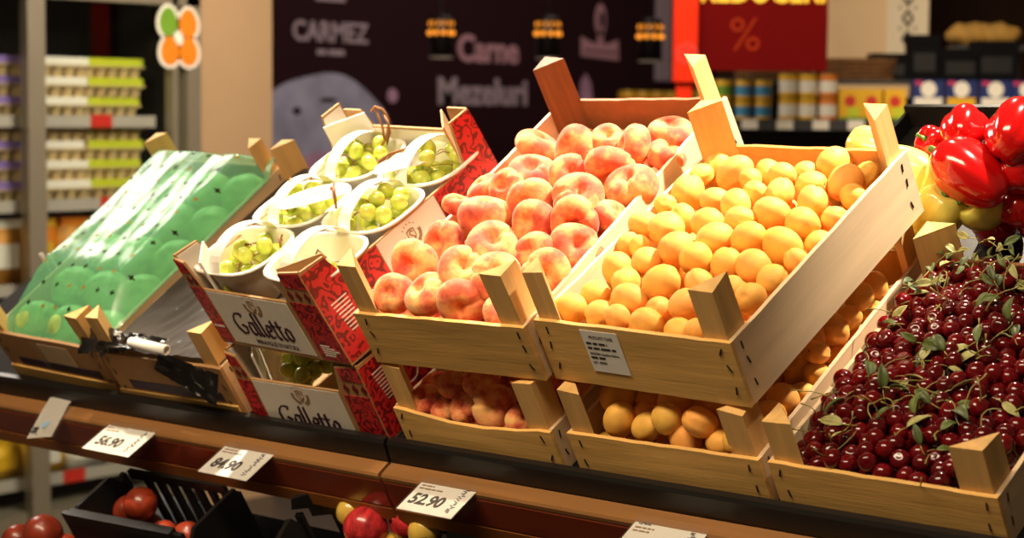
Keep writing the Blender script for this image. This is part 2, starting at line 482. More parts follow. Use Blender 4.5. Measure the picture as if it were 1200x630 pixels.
bm = bmesh.new(); panel(bm, [(-0.11, 0.17), (0.11, 0.17), (0.09, 0.25), (-0.09, 0.25)], -0.003, 0.003)
o = obj('emblem_foot', bm, M['letter_grey'], sg, RX(-math.pi / 2))

def flat_shape(name, pts, mat, M4, parent=None, th=0.004):
    bm = bmesh.new(); prism(bm, pts, 0, th)
    return obj(name, bm, mat, parent, M4)
def blob(cx, cy, rx, ry, n=40, seed=1, rough=0.06):
    r = random.Random(seed); ph = [r.uniform(0, 6.28) for _ in range(5)]
    return [(cx + rx * math.cos(t) * (1 + rough * sum(math.sin((k + 2) * t + ph[k]) / (k + 1.5) for k in range(5))),
             cy + ry * math.sin(t) * (1 + rough * sum(math.sin((k + 2) * t + ph[k]) / (k + 1.5) for k in range(5)))) for t in (2 * math.pi * i / n for i in range(n))]
mu = empty('wall_mural', wall_at(5.13, 1.44), 'large grey marbled meat slice pictured on the dark wall', 'mural')
flat_shape('slice', blob(0, -0.10, 0.47, 0.36, seed=4), M['mural_grey'], Matrix(), mu)
flat_shape('pink_edge', blob(0.05, -0.36, 0.30, 0.16, seed=9, rough=0.2), M['mural_pink'], T(0, 0, 0.004), mu)
flat_shape('dark_spot', blob(0.03, 0.10, 0.06, 0.012, seed=3), M['dark_wall'], T(0, 0, 0.005), mu)
flat_shape('dark_spot', blob(-0.20, 0.04, 0.03, 0.02, seed=6), M['dark_wall'], T(0, 0, 0.005), mu)
ring = [(0.52 + 0.04 * math.cos(t), 0.13 + 0.04 * math.sin(t)) for t in (2 * math.pi * i / 20 for i in range(20))]
flat_shape('small_ring', ring, M['mural_pink'], Matrix(), mu)
em = empty('wall_emblem', wall_at(7.5, 1.97), 'small pinkish emblem of a head over a banner, dark wall', 'emblem')
flat_shape('head', blob(0, 0.10, 0.055, 0.10, seed=5, rough=0.03), M['letter_pink'], Matrix(), em)
flat_shape('face', blob(0.01, 0.10, 0.025, 0.05, seed=5), M['dark_wall'], T(0, 0, 0.004), em)
flat_shape('neck', [(-0.03, -0.05), (0.03, -0.05), (0.02, 0.04), (-0.02, 0.04)], M['letter_pink'], Matrix(), em)
flat_shape('banner', [(-0.19, -0.13), (0.19, -0.15), (0.18, -0.02), (0.06, -0.05), (-0.06, -0.05), (-0.19, -0.01)], M['letter_pink'], Matrix(), em)
flat_shape('banner_line', [(-0.17, -0.10), (0.17, -0.11), (0.17, -0.10), (-0.17, -0.09)], M['dark_wall'], T(0, 0, 0.004), em)
wp = flat_shape('wall_picture', [(-0.06, -0.12), (0.08, -0.12), (0.05, 0.05), (0.0, 0.11), (-0.05, 0.06)], M['mural_pink'], wall_at(7.36, 1.62))
tag(wp, 'small pink pointed shape pictured right of the word Mezeluri', 'picture')
tag(obj('trim_1', bx(WX, WX + 0.03, 8.08, 8.22, 1.7, 3.6), M['letter_grey']), kind='structure')

# cans on a far shelf before the dark wall
fs = empty('wall_shelf', T(-5.7, 7.85, 1.50), 'far dark shelf board carrying yellow cans before the dark wall', 'shelf')
obj('board', bx(-0.15, 0.15, -0.6, 0.6, -0.03, 0), M['shelf_dark'], fs)
obj('support', bx(-0.15, -0.12, -0.6, 0.6, -1.5, -0.03), M['shelf_dark'], fs)
def make_can(name, r, h, body, lab, M4, label, cat='can', group=None, parent_name=None):
    t = empty(name, M4, label, cat, group)
    bm = bmesh.new(); lathe(bm, [(0, 0), (r * 0.96, 0), (r, 0.004), (r, h - 0.004), (r * 0.96, h), (r * 0.9, h - 0.002), (0, h - 0.002)], 18, cap=False)
    obj('body', bm, body, t, smooth=False)
    bm = bmesh.new(); lathe(bm, [(r * 1.012, h * 0.2), (r * 1.012, h * 0.72)], 18, cap=False)
    obj('paper_label', bm, lab, t, smooth=True)
    bm = bmesh.new(); lathe(bm, [(r * 0.86, h), (r * 1.02, h), (r * 1.02, h + 0.004), (r * 0.86, h + 0.004), (r * 0.86, h)], 18, cap=False)
    obj('rim', bm, M['tin'], t)
    return t
def copy_tree(o, M4, label=None, group=None):
    c = o.copy(); col.objects.link(c); c.matrix_world = M4
    if label: c['label'] = label
    if group: c['group'] = group
    for ch in o.children:
        d = ch.copy(); col.objects.link(d); d.parent = c
        for g in ch.children:
            e = g.copy(); col.objects.link(e); e.parent = d
    return c
far0 = None
for i in range(7):
    m4 = T(-5.66, 7.36 + i * 0.145, 1.50)
    lb = '%s yellow can from the left on the far shelf before the dark wall' % ORD[i]
    far0 = make_can('food_can', 0.058, 0.12, M['yellow_print'], M['orange_print'], m4, lb, group='cans on the far shelf') if i == 0 else copy_tree(far0, m4, lb)

# pendant lamps
for i, (x, y, z) in enumerate(((-4.658, 4.638, 1.835), (-4.28, 4.971, 1.835), (-3.916, 5.29, 1.825))):
    pl = empty('pendant_lamp', T(x, y, z), ['black pendant lamp left of the word Carne', 'black pendant lamp between the word Carne and the emblem', 'black pendant lamp nearest the red panel'][i], 'lamp', 'pendant lamps by the dark wall')
    bm = bmesh.new(); lathe(bm, [(0.0, 0.10), (0.045, 0.098), (0.055, 0.08), (0.056, -0.10), (0.053, -0.10), (0.052, 0.075), (0, 0.078)], 20, cap=False)
    obj('shade', bm, M['lamp_black'], pl, smooth=True)
    bm = bmesh.new(); lathe(bm, [(0.057, -0.104), (0.057, -0.098), (0.052, -0.098), (0.052, -0.104), (0.057, -0.104)], 20, cap=False)
    obj('rim', bm, M['shelf_white'], pl)
    bm = bmesh.new(); tube(bm, [(0, 0, 0.10), (0, 0, 1.8)], 0.006)
    obj('cord', bm, M['lamp_black'], pl)
    bm = bmesh.new()
    for zz, n_, rr in ((0.015, 10, 0.0135), (0.055, 12, 0.007), (0.066, 12, 0.005)):
        for k in range(n_):
            a = 2 * math.pi * k / n_
            bmesh.ops.create_icosphere(bm, subdivisions=1, radius=rr, matrix=T(0.055 * math.cos(a), 0.055 * math.sin(a), zz))
    obj('glowing_perforations', bm, M['lamp_glow'], pl, smooth=True)

# ------------------------------------------------------------------ refrigerator with egg cartons
FX = -3.87
fr = empty('refrigerator', T(FX, 2.0, 0), 'tall glass door refrigerator with grey metal frames and egg cartons inside', 'refrigerator')
FI = fr.matrix_world.inverted()
def fobj(name, bm, mat, **k): return obj(name, bm, mat, fr, FI, **k)
fobj('back_panel', bx(FX - 0.75, FX - 0.70, 0.2, 2.56, 0, 2.4), M['fridge_dark'])
fobj('side_panel', bx(FX - 0.70, FX - 0.03, 2.52, 2.56, 0, 2.4), M['fridge_dark'])
fobj('base', bx(FX - 0.70, FX - 0.02, 0.2, 2.52, 0, 0.10), M['fridge_metal'])
for (y0, y1) in ((1.795, 1.865), (2.405, 2.43), (2.47, 2.53)):
    fobj('door_stile', bx(FX - 0.035, FX + 0.01, y0, y1, 0.08, 2.3), M['fridge_metal'], bevel=0.006)
fobj('door_rail', bx(FX - 0.035, FX + 0.01, 0.2, 2.53, 1.845, 1.92), M['fridge_metal'], bevel=0.006)
fobj('header', bx(FX - 0.70, FX + 0.01, 0.2, 2.56, 1.95, 2.4), M['fridge_dark'])
for (y0, y1) in ((0.95, 1.795), (1.865, 2.405)):
    fobj('glass_pane', bx(FX - 0.016, FX - 0.010, y0, y1, 0.10, 1.845), M['glass'])
SHELF_Z = [0.20, 0.52, 0.87, 1.155, 1.445]
for z in SHELF_Z:
    s = fobj('shelf', bx(FX - 0.65, FX - 0.09, 0.3, 2.40, z - 0.02, z), M['shelf_dark'])
    st = obj('price_strip', bx(FX - 0.095, FX - 0.085, 0.3, 2.40, z - 0.035, z + 0.006), M['shelf_white'], s, Matrix())
for k, (y, z) in enumerate(((2.16, 1.43), (2.20, 1.14), (2.03, 0.185), (2.30, 0.505))):
    t = fobj('red_price_card', bx(FX - 0.084, FX - 0.081, y - 0.045, y + 0.045, z - 0.02, z + 0.025), M['red_print'])

def make_carton(lid_mat, M4, label):
    """egg carton, long side along local y, front at +x"""
    t = empty('egg_carton', M4, label, 'egg carton', 'egg cartons in the refrigerator')
    bm = bmesh.new()
    for k in range(5):
        for s in (0, 1):
            bmesh.ops.create_cone(bm, cap_ends=True, segments=10, radius1=0.017, radius2=0.025, depth=0.040, matrix=T(-0.026 - 0.052 * s, -0.10 + 0.05 * k, 0.020))
    obj('egg_tray', bm, M['pulp'], t)
    bm = bmesh.new(); box(bm, -0.106, 0.004, -0.127, 0.127, 0.037, 0.043)
    obj('rim', bm, M['pulp'], t, bevel=0.002)
    bm = bmesh.new(); vs = box(bm, -0.102, 0, -0.124, 0.124, 0.043, 0.068)
    for v in vs[4:]: v.co.x = -0.051 + (v.co.x + 0.051) * 0.86; v.co.y *= 0.95
    obj('lid', bm, M['pulp'], t, bevel=0.006)
    bm = bmesh.new(); box(bm, -0.012, 0.0035, -0.118, 0.118, 0.036, 0.0675); box(bm, -0.09, -0.0, -0.118, 0.118, 0.0665, 0.0690)
    obj('printed_sleeve', bm, lid_mat, t)
    return t
kinds = {'white': None, 'lime': None, 'violet': None}
COLS = [(1.50, 'violet'), (1.755, 'violet'), (2.005, 'white'), (2.245, 'lime')]
for si, (z, n) in enumerate(((1.155, 4), (1.445, 3))):
    for ci, (y, kd) in enumerate(COLS):
        for lv in range(n):
            if ci == 0 and lv < 1: kd2 = 'white'
            else: kd2 = kd
            word = {'white': 'white sleeved', 'lime': 'lime green sleeved', 'violet': 'violet sleeved'}[kd2]
            lvl = ['bottom', 'second', 'third', 'fourth'][lv] if lv < n - 1 else 'topmost'
            lb = '%s egg carton, %s in %s stack from right, %s fridge shelf' % (word, lvl, ['fourth', 'third', 'second', 'first'][ci], ['second highest', 'highest'][si])
            m4 = T(FX - 0.12 + rnd.uniform(-0.01, 0.01), y + rnd.uniform(-0.008, 0.008), z + 0.069 * lv + 0.001)
            if kinds[kd2] is None:
                kinds[kd2] = make_carton(M[kd2 + '_print'], m4, lb)
            else:
                copy_tree(kinds[kd2], m4, lb)

# packs on the lower fridge shelves
def pack(name, M4, w, h, d, body, cap, label, cat, group):
    t = empty(name, M4, label, cat, group)
    bm = bmesh.new(); vs = box(bm, -d, 0, -w / 2, w / 2, 0, h * 0.86)
    for v in vs[4:]: v.co.y *= 0.92
    obj('body', bm, body, t, bevel=0.012, smooth=True)
    bm = bmesh.new(); box(bm, -d * 0.9, 0.003, -w * 0.36, w * 0.36, h * 0.25, h * 0.62)
    obj('paper_label', bm, cap, t, bevel=0.003)
    bm = bmesh.new(); box(bm, -d, 0, -w * 0.45, w * 0.45, h * 0.86, h)
    obj('lid', bm, cap, t, bevel=0.008)
    return t
SH = [('juice_pack', 0.87, 0.225, [(1.52, 'orange_fruit', 'yellow_print'), (1.66, 'yellow_print', 'orange_fruit'), (1.80, 'orange_fruit', 'white_print'), (1.94, 'orange_print', 'yellow_print'), (2.08, 'orange_fruit', 'orange_print'), (2.22, 'green_print', 'orange_fruit'), (2.35, 'orange_print', 'orange_fruit')], 'third highest'),
      ('food_tub', 0.52, 0.14, [(1.60, 'yellow_print', 'white_print'), (1.76, 'white_print', 'yellow_print'), (1.93, 'yellow_print', 'white_print'), (2.10, 'white_print', 'red_print'), (2.27, 'yellow_print', 'white_print')], 'second lowest'),
      ('food_tub', 0.20, 0.13, [(1.60, 'yellow_print', 'white_print'), (1.77, 'yellow_print', 'yellow_print'), (1.95, 'yellow_print', 'white_print'), (2.12, 'white_print', 'white_print'), (2.29, 'white_print', 'lime_print')], 'lowest')]
for nm, z, h, row, sname in SH:
    for k, (y, a, b) in enumerate(row):
        pack(nm, T(FX - 0.13, y, z + 0.002), 0.125 if nm == 'juice_pack' else 0.15, h, 0.12, M[a], M[b],
             '%s %s from the left on the %s refrigerator shelf' % (ORD[k], {'juice_pack': 'blurred orange pack', 'food_tub': 'pale food tub'}[nm], sname), 'food pack', 'packs on the lower fridge shelves')

# egg sticker on the fridge door
st = empty('door_sticker', T(FX + 0.012, 2.425, 1.735) @ RZ(math.pi / 2) @ FRONT, 'sticker of four eggs, one green and three orange, on fridge door', 'sticker')
def egg(cx, cy, rx, ry, n=24):
    return [(cx + rx * math.cos(t) * (1 - 0.12 * math.sin(t)), cy + ry * math.sin(t)) for t in (2 * math.pi * i / n for i in range(n))]
for k, (x, y) in enumerate(((-0.042, 0.052), (0.048, 0.048), (-0.036, -0.052), (0.05, -0.052))):
    flat_shape('white_border', egg(x, y, 0.053, 0.062), M['white_print'], Matrix(), st, 0.001)
    e = flat_shape('egg', egg(x, y, 0.041, 0.052), M['green_print'] if k == 0 else M['orange_print'], T(0, 0, 0.001), st, 0.001)
    e['label'] = 'green printed egg' if k == 0 else 'orange printed egg'
flat_shape('white_middle', egg(0.003, 0, 0.04, 0.04), M['white_print'], T(0, 0, -0.0003), st, 0.001)

# ------------------------------------------------------------------ red totem, pillar, banner, gondola
GA = math.atan2(0.66094, 0.75040)
GON = T(-2.116, 4.161, 0) @ RZ(GA)              # gondola front; local x to the right, y away
def g2(px): return (px - 1000) / 319.0
def gz(py): return 1.433 + (148 - py) / 319.0
def gobj(name, label, cat): return empty(name, GON, label, cat)
to = empty('promotion_panel', GON @ T(-0.456, -0.55, 0), 'tall deep red promotion panel with yellow letters and percent sign', 'sign')
TOI = T(-g2(876), 0, 0)
def tx(px): return (px - 876) * 0.00290 + 0.0
obj('panel', bx(tx(815), tx(967), 0, 0.05, 1.62, 3.2), M['red_panel'], to)
obj('strip', bx(tx(788), tx(815), -0.03, 0.05, 1.58, 3.2), M['red_bright'], to)
obj('foot', bx(tx(792), tx(810), -0.01, 0.03, 0, 1.58), M['red_bright'], to)
text('lettering', 'REDUCERI', 0.125, M['yellow_letter'], to, T(tx(891), -0.004, 1.888) @ FRONT, bold=0.003, squeeze=0.74)
text('percent_sign', '%', 0.16, M['dim_letter'], to, T(tx(871), -0.003, 1.735) @ FRONT)
for r0, r1, c in ((0.036, 0.030, 'red_panel'), (0.022, 0.017, 'red_panel'), (0.008, 0.0, 'red_panel')):
    bm = bmesh.new()
    n = 28
    if r1 > 0:
        lathe(bm, [(r1, 0), (r0, 0), (r0, 0.002), (r1, 0.002), (r1, 0)], n, cap=False)
    else:
        lathe(bm, [(0, 0), (r0, 0), (r0, 0.002), (0, 0.002)], n, cap=False)
    obj('ring_print', bm, M['red_print'], to, T(tx(803), -0.031, 1.675) @ FRONT)

tag(obj('wall_right', bx(0.045, 0.463, 0.9, 1.3, 0, 3.6), M['cream_wall'], None, GON), kind='structure')
bn = empty('hanging_banner', GON @ T(0.372, 0.885, 1.93), 'off-white banner with a black column of rhombus ornaments', 'banner')
obj('cloth', bx(-0.085, 0.085, 0, 0.006, -0.22, 0.9), M['banner'], bn)
for k in range(5):
    z = -0.14 + k * 0.085
    bm = bmesh.new(); panel(bm, [(-0.026, z), (0, z - 0.04), (0.026, z), (0, z + 0.04)], -0.002, 0)
    panel(bm, [(-0.034, z + 0.03), (-0.026, z + 0.043), (-0.034, z + 0.056)], -0.002, 0); panel(bm, [(0.034, z + 0.03), (0.026, z + 0.043), (0.034, z + 0.056)], -0.002, 0)
    o = obj('ornament', bm, M['ink'], bn)
    bm = bmesh.new(); panel(bm, [(-0.012, z), (0, z - 0.02), (0.012, z), (0, z + 0.02)], -0.003, -0.002)
    obj('ornament_centre', bm, M['banner'], o)
tag(obj('wall_far', bx(-0.25, 3.5, 2.4, 2.5, 0, 3.6), M['dark_backdrop'], None, GON), kind='structure')

gd = gobj('gondola_shelf', 'dark metal shop shelving with white price cards, holding cans and jars', 'shelf')
obj('back_panel', bx(-0.62, 1.4, 0.38, 0.42, 0, gz(112)), M['shelf_dark'], gd)
for zz in (gz(142), gz(205), gz(300), gz(420)):
    s = obj('shelf', bx(-0.62, 1.4, 0.0, 0.38, zz - 0.02, zz), M['shelf_dark'], gd)
    obj('price_strip', bx(-0.62, 1.4, -0.012, 0.0, zz - 0.034, zz + 0.006), M['shelf_dark'], s)
    if zz > 1.4:
        for px in (878, 919, 961, 1002, 1030, 1063, 1090, 1130, 1170):
            obj('price_card', bx(g2(px) - 0.03, g2(px) + 0.03, -0.0145, -0.012, zz - 0.031, zz + 0.004), M['white_print'], s)
zs = gz(142) + 0.001
# small cans stacked two high
protos = {}
def can_at(kind, r, h, body, lab, x, y, z, label, group, name='food_can', cat='can'):
    m4 = GON @ T(x, y, z) @ RZ(rnd.uniform(-0.3, 0.3))
    if kind in protos: return copy_tree(protos[kind], m4, label, group)
    protos[kind] = make_can(name, r, h, M[body], M[lab], m4, label, cat, group)
    return protos[kind]
for k, (px, kind, lab, word) in enumerate(((828, 'cg', 'green_print', 'green labelled'), (849, 'cg', 'green_print', 'green labelled'), (873, 'cb', 'blue_print', 'blue labelled'), (896, 'cb', 'blue_print', 'blue labelled'))):
    for lv in range(2):
        can_at(kind, 0.032, 0.070, 'yellow_print', lab, g2(px), 0.06, zs + lv * 0.0755,
               '%s yellow can in %s can stack from the left, %s' % (word, ORD[k], ['at the bottom', 'on top'][lv]), 'small cans on the gondola')
for k, (px, kind, body) in enumerate(((925, 'jy', 'yellow_print'), (948, 'jy', 'yellow_print'), (972, 'jo', 'orange_print'))):
    for lv in range(2):
        can_at(kind, 0.034, 0.082, body, 'white_print', g2(px), 0.06, zs + lv * 0.0875,
               '%s jar with white label, %s stack right of the cans, %s' % (['yellow', 'yellow', 'orange'][k], ORD[k], ['at the bottom', 'on top'][lv]), 'jars on the gondola', 'food_jar', 'jar')
def carton_pack(name, M4, w, h, d, bands, label, cat, group):
    t = empty(name, M4, label, cat, group)
    obj('carton', bx(-w / 2, w / 2, 0, d, 0, h), M[bands[0]], t, bevel=0.003)
    for nm, c, x0, x1, z0, z1 in bands[1]:
        obj(nm, bx(x0 * w, x1 * w, -0.0012, 0.0005, z0 * h, z1 * h), M[c], t)
    bm = bmesh.new(); lathe(bm, [(0, 0), (w * 0.26, 0), (w * 0.26, 0.0015), (0, 0.0015)], 20, cap=False)
    obj('emblem', bm, M[bands[2]], t, T(0, -0.0012, h * bands[3]) @ FRONT)
    return t
for k, px in enumerate((997, 1022, 1050)):
    carton_pack('food_box', GON @ T(g2(px), 0.03, zs), 0.078, 0.118, 0.06, ('yellow_print', [('printed_band', 'green_print', -0.5, 0.5, 0.0, 0.12), ('printed_panel', 'lime_print', -0.1, 0.45, 0.12, 0.42)], 'red_print', 0.62),
                '%s yellow box with red emblem, right of the jars' % ORD[k], 'box', 'yellow boxes on the gondola')
for k, (px, low, strip) in enumerate(((1089, 'white_print', 'pink_print'), (1128, 'yellow_print', 'shelf_white'), (1168, 'white_print', 'green_print'), (1205, 'yellow_print', 'shelf_white'))):
    carton_pack('flour_pack', GON @ T(g2(px), 0.03, zs), 0.112, 0.152, 0.07, ('navy_print', [('printed_panel', low, -0.46, 0.46, 0.18, 0.58), ('printed_strip', strip, -0.46, 0.46, 0.04, 0.18), ('corner_flag', 'pink_print', -0.45, -0.2, 0.88, 0.98)], 'white_print', 0.78),
                ['navy pack with white panel and magenta strip beside yellow boxes', 'navy pack with yellow panel, second from the yellow boxes', 'navy pack with white panel and green strip above the red peppers', 'rightmost navy pack on the gondola shelf'][k], 'pack', 'navy packs on the gondola')
# things above the shelf: wicker baskets and black display boxes
obj('top_shelf', bx(-0.62, 1.4, 0.10, 0.38, gz(93) - 0.012, gz(93)), M['shelf_dark'], gd)
def basket(M4, label):
    t = empty('wicker_basket', M4, label, 'basket', 'baskets on the gondola top')
    bm = bmesh.new()
    for k in range(5):
        z = 0.008 + 0.016 * k; e = 0.004 * k
        n = 28; pts = []
        for i in range(n + 1):
            a = 2 * math.pi * i / n
            c, s_ = math.cos(a), math.sin(a)
            q = 1 / max(abs(c) ** 4 + abs(s_) ** 4, 1e-6) ** 0.25
            pts.append(((0.135 + e) * c * q, (0.085 + e) * s_ * q, z + 0.003 * math.sin(a * 14 + k * 3.14)))
        tube(bm, pts, 0.009, 6)
    obj('woven_wall', bm, M['wicker'], t, smooth=True)
    obj('bottom', bx(-0.13, 0.13, -0.08, 0.08, 0, 0.01), M['wicker'], t)
    return t
bk = None
for k, px in enumerate((908, 1006)):
    m4 = GON @ T(g2(px) + 0.02, 0.22, gz(93))
    lb = 'brown wicker basket on the gondola top, %s' % ['under the red panel', 'below the cream pillar'][k]
    bk = basket(m4, lb) if bk is None else copy_tree(bk, m4, lb)
for k, (px, w, h, d) in enumerate(((1052, 0.14, 0.10, 0.1), (1092, 0.11, 0.17, 0.1), (1135, 0.15, 0.12, 0.1), (1178, 0.16, 0.15, 0.1))):
    t = empty('display_box', GON @ T(g2(px), 0.15, gz(93)), '%s black display box from the left on the gondola top' % ORD[k], 'box', 'black boxes on the gondola top')
    bm = bmesh.new(); box(bm, -w / 2, w / 2, 0, d, 0, h * 0.8)
    obj('body', bm, M['dark_box'], t, bevel=0.003)
    obj('lid', bx(-w / 2 - 0.003, w / 2 + 0.003, -0.003, d + 0.003, h * 0.8, h), M['dark_box'], t, bevel=0.003)
    obj('printed_panel', bx(-w * 0.36, w * 0.36, -0.0015, 0, h * 0.2, h * 0.6), M['black_plastic'], t)
for k, px in enumerate((1160, 1190)):
    bm = bmesh.new(); bmesh.ops.create_uvsphere(bm, u_segments=20, v_segments=12, radius=1)
    for v in bm.verts: v.co = Vector((v.co.x * 0.10, v.co.y * 0.06, v.co.z * 0.045 + 0.04 + 0.006 * math.sin(v.co.x * 9)))
    o = obj('bread_loaf', bm, M['bread'], None, GON @ T(g2(px), 0.33, gz(93) + 0.14), smooth=True)
    tag(o, 'golden bread loaf, %s, on the bread rack above the navy packs' % ['left', 'right'][k], 'bread', 'bread above the gondola')
br = gobj('bread_rack', 'dark rack carrying golden bread above the navy packs', 'rack')
obj('tray', bx(g2(1135), g2(1225), 0.265, 0.38, gz(93) + 0.118, gz(93) + 0.136), M['shelf_dark'], br)
obj('upright', bx(g2(1137), g2(1143), 0.36, 0.38, gz(93), gz(93) + 0.118), M['shelf_dark'], br)
obj('upright', bx(g2(1217), g2(1223), 0.36, 0.38, gz(93), gz(93) + 0.118), M['shelf_dark'], br)
# goods on the shelf below
for k in range(9):
    px = 862 + k * 28
    can_at('low' + str(k % 3), 0.032, 0.085, ['green_print', 'red_print', 'shelf_white'][k % 3], ['white_print', 'green_print', 'red_print'][k % 3], g2(px), 0.05, gz(205) + 0.001 + 0.0,
           '%s can from the left on the gondola shelf below the jars' % ORD[k], 'cans on the lower gondola shelf')

# ================================================================== the produce stand
stand = empty('produce_stand', SM, 'long black sloped produce stand with brown price rail along its front edge', 'stand')
def sobj(name, bm, mat, **k): return obj(name, bm, mat, stand, Matrix(), **k)
DECK = -0.019
bm = bmesh.new(); xpanel(bm, [(-0.004, DECK), (-0.004, DECK - 0.018), (0.62, DECK - 0.018), (0.62, DECK)], -1.62, 1.1)
sobj('deck', bm, M['deck_black'])
JOINT = [(-1.66, -0.3555), (-0.3485, 1.1)]
for (u0, u1) in JOINT:
    bm = bmesh.new(); xpanel(bm, [(-0.004, -0.001), (-0.013, -0.001), (-0.017, -0.006), (-0.0185, -0.014), (-0.021, -0.030), (-0.021, -0.037), (-0.004, -0.037)], u0, u1)
    sobj('bumper', bm, M['black_lip'], bevel=0.001)
    bm = bmesh.new(); xpanel(bm, [(-0.0212, -0.0375), (-0.0225, -0.0350), (-0.047, -0.0365), (-0.050, -0.040), (-0.050, -0.046), (-0.0212, -0.046)], u0, u1)
    sobj('rail_top', bm, M['rail_tan'], bevel=0.001)
    bm = bmesh.new(); xpanel(bm, [(-0.0212, -0.0465), (-0.0490, -0.0465), (-0.0505, -0.050), (-0.0505, -0.096), (-0.0490, -0.0985), (-0.0212, -0.0985)], u0, u1)
    sobj('price_strip', bm, M['rail_red'])
    bm = bmesh.new(); xpanel(bm, [(-0.0212, -0.099), (-0.0515, -0.099), (-0.0515, -0.122), (-0.046, -0.125), (-0.0212, -0.125)], u0, u1)
    sobj('rail_foot', bm, M['rail_orange'], bevel=0.001)
bm = bmesh.new(); xpanel(bm, [(-0.0205, -0.0375), (-0.0205, -0.12), (0.0, -0.12), (0.0, -0.0375)], -1.62, 1.1)
sobj('front_beam', bm, M['black_plastic'])
LOWD = -0.285
bm = bmesh.new(); xpanel(bm, [(-0.40, LOWD), (-0.40, LOWD - 0.02), (0.05, LOWD - 0.02), (0.05, LOWD)], -1.20, 1.1)
sobj('lower_deck', bm, M['black_plastic'])
SI = SM.inverted()
for (x, y) in ((-0.1, 0.45), (0.95, 0.45), (-0.05, 0.16), (0.95, 0.16)):
    ztop = Z0 + y * math.tan(SLOPE) - 0.045
    bm = bmesh.new(); box(bm, x - 0.025, x + 0.025, y - 0.025, y + 0.025, 0, ztop)
    obj('leg', bm, M['black_plastic'], stand, SI)

# ------------------------------------------------------------------ price tags on the rail
def price_tag(u, v, w, width, price, header, lines, label, pitch=0.0, yaw=0.0, cat='price tag'):
    t = empty('price_tag', SM @ T(u, v, w) @ RZ(yaw) @ RX(pitch), label, cat, 'price tags on the rail')
    L = 0.073
    bm = bmesh.new(); box(bm, 0, width, -L, 0, 0, 0.0012)
    obj('card', bm, M['paper'], t)
    bm = bmesh.new(); xpanel(bm, [(0.002, 0.0022), (-L - 0.001, 0.0022), (-L - 0.001, 0.0027), (0.002, 0.0027)], -0.001, width + 0.001)
    obj('clear_sleeve', bm, M['clear_film'], t)
    if price:
        text('price', price, 0.030, M['ink'], t, T(width * 0.36, -L * 0.66, 0.0016), bold=0.0010, squeeze=0.92, shear=0.12, thick=0.0002)
    if header:
        text('product_name', header, 0.0095, M['ink'], t, T(0.006, -0.010, 0.0016), bold=0.0002, align='LEFT', squeeze=0.85, thick=0.0002)
    bm = bmesh.new(); print_lines(bm, 0.006, -0.018 if header else -0.008, lines, 0.0026, 0.0062, 0.0013, 0.0018, int(width * 1e4))
    obj('small_print', bm, M['ink_brown'], t)
    bm = bmesh.new()
    r = random.Random(int(u * 1000) + 5)
    for k in range(22):
        x0 = width * 0.80 + r.choice((0, 0.004))
        box(bm, x0, x0 + r.choice((0.004, 0.007)), -0.012 - 0.0024 * k - 0.0013, -0.012 - 0.0024 * k, 0.0014, 0.0018)
    obj('side_print', bm, M['ink'], t)
    return t
price_tag(-0.990, -0.0385, -0.0385, 0.122, '56.90', None, [0.045, 0.016, 0.034], 'white price tag reading 56.90 on the brown rail')
price_tag(-0.694, -0.0385, -0.0385, 0.113, '84.90', None, [0.042, 0.030, 0.046], 'white price tag reading 84.90 on the brown rail')
price_tag(-0.268, -0.0335, -0.0385, 0.104, '52.90', 'PERSICI PLATI', [0.024, 0.044], 'white price tag reading 52.90 on the brown rail')
price_tag(0.113, -0.0375, -0.0385, 0.112, None, 'CAISE', [0.030, 0.026], 'white price tag headed CAISE at the bottom edge')
# the curled tag at the far left
t = empty('price_tag', SM @ T(-1.185, -0.012, -0.033) @ RZ(0.30), 'curled clear price tag at the left end of the rail', 'price tag')
bm = bmesh.new()
prof = [(0.018, -0.002), (0.006, 0.006), (-0.012, 0.008), (-0.04, 0.004), (-0.075, -0.004), (-0.105, -0.010)]
va = [[bm.verts.new((x, y, z)) for (y, z) in prof] for x in (0.0, 0.062)]
for k in range(len(prof) - 1): bm.faces.new((va[0][k], va[0][k + 1], va[1][k + 1], va[1][k]))
bmesh.ops.solidify(bm, geom=bm.faces[:], thickness=0.0009)
obj('clear_sleeve', bm, M['clear_film'], t)
bm = bmesh.new()
va = [[bm.verts.new((x, y, z + 0.0012)) for (y, z) in prof[2:]] for x in (0.004, 0.058)]
for k in range(3): bm.faces.new((va[0][k], va[0][k + 1], va[1][k + 1], va[1][k]))
bmesh.ops.solidify(bm, geom=bm.faces[:], thickness=0.0006)
obj('card', bm, M['paper'], t)
bm = bmesh.new(); print_lines(bm, 0.008, -0.082, [0.014, 0.012], 0.005, 0.008, 0.0026, 0.0034)
obj('dark_print', bm, M['ink'], t, RX(0.07))
bm = bmesh.new(); prism(bm, blob(0.030, -0.074, 0.008, 0.011, 20, 2, 0.03), 0.0024, 0.0032)
M['pale_blue_print'] = pmat('pale_blue_print', (150, 190, 222), 0.6, 0.03, 20)
obj('blue_print', bm, M['pale_blue_print'], t, RX(0.07))

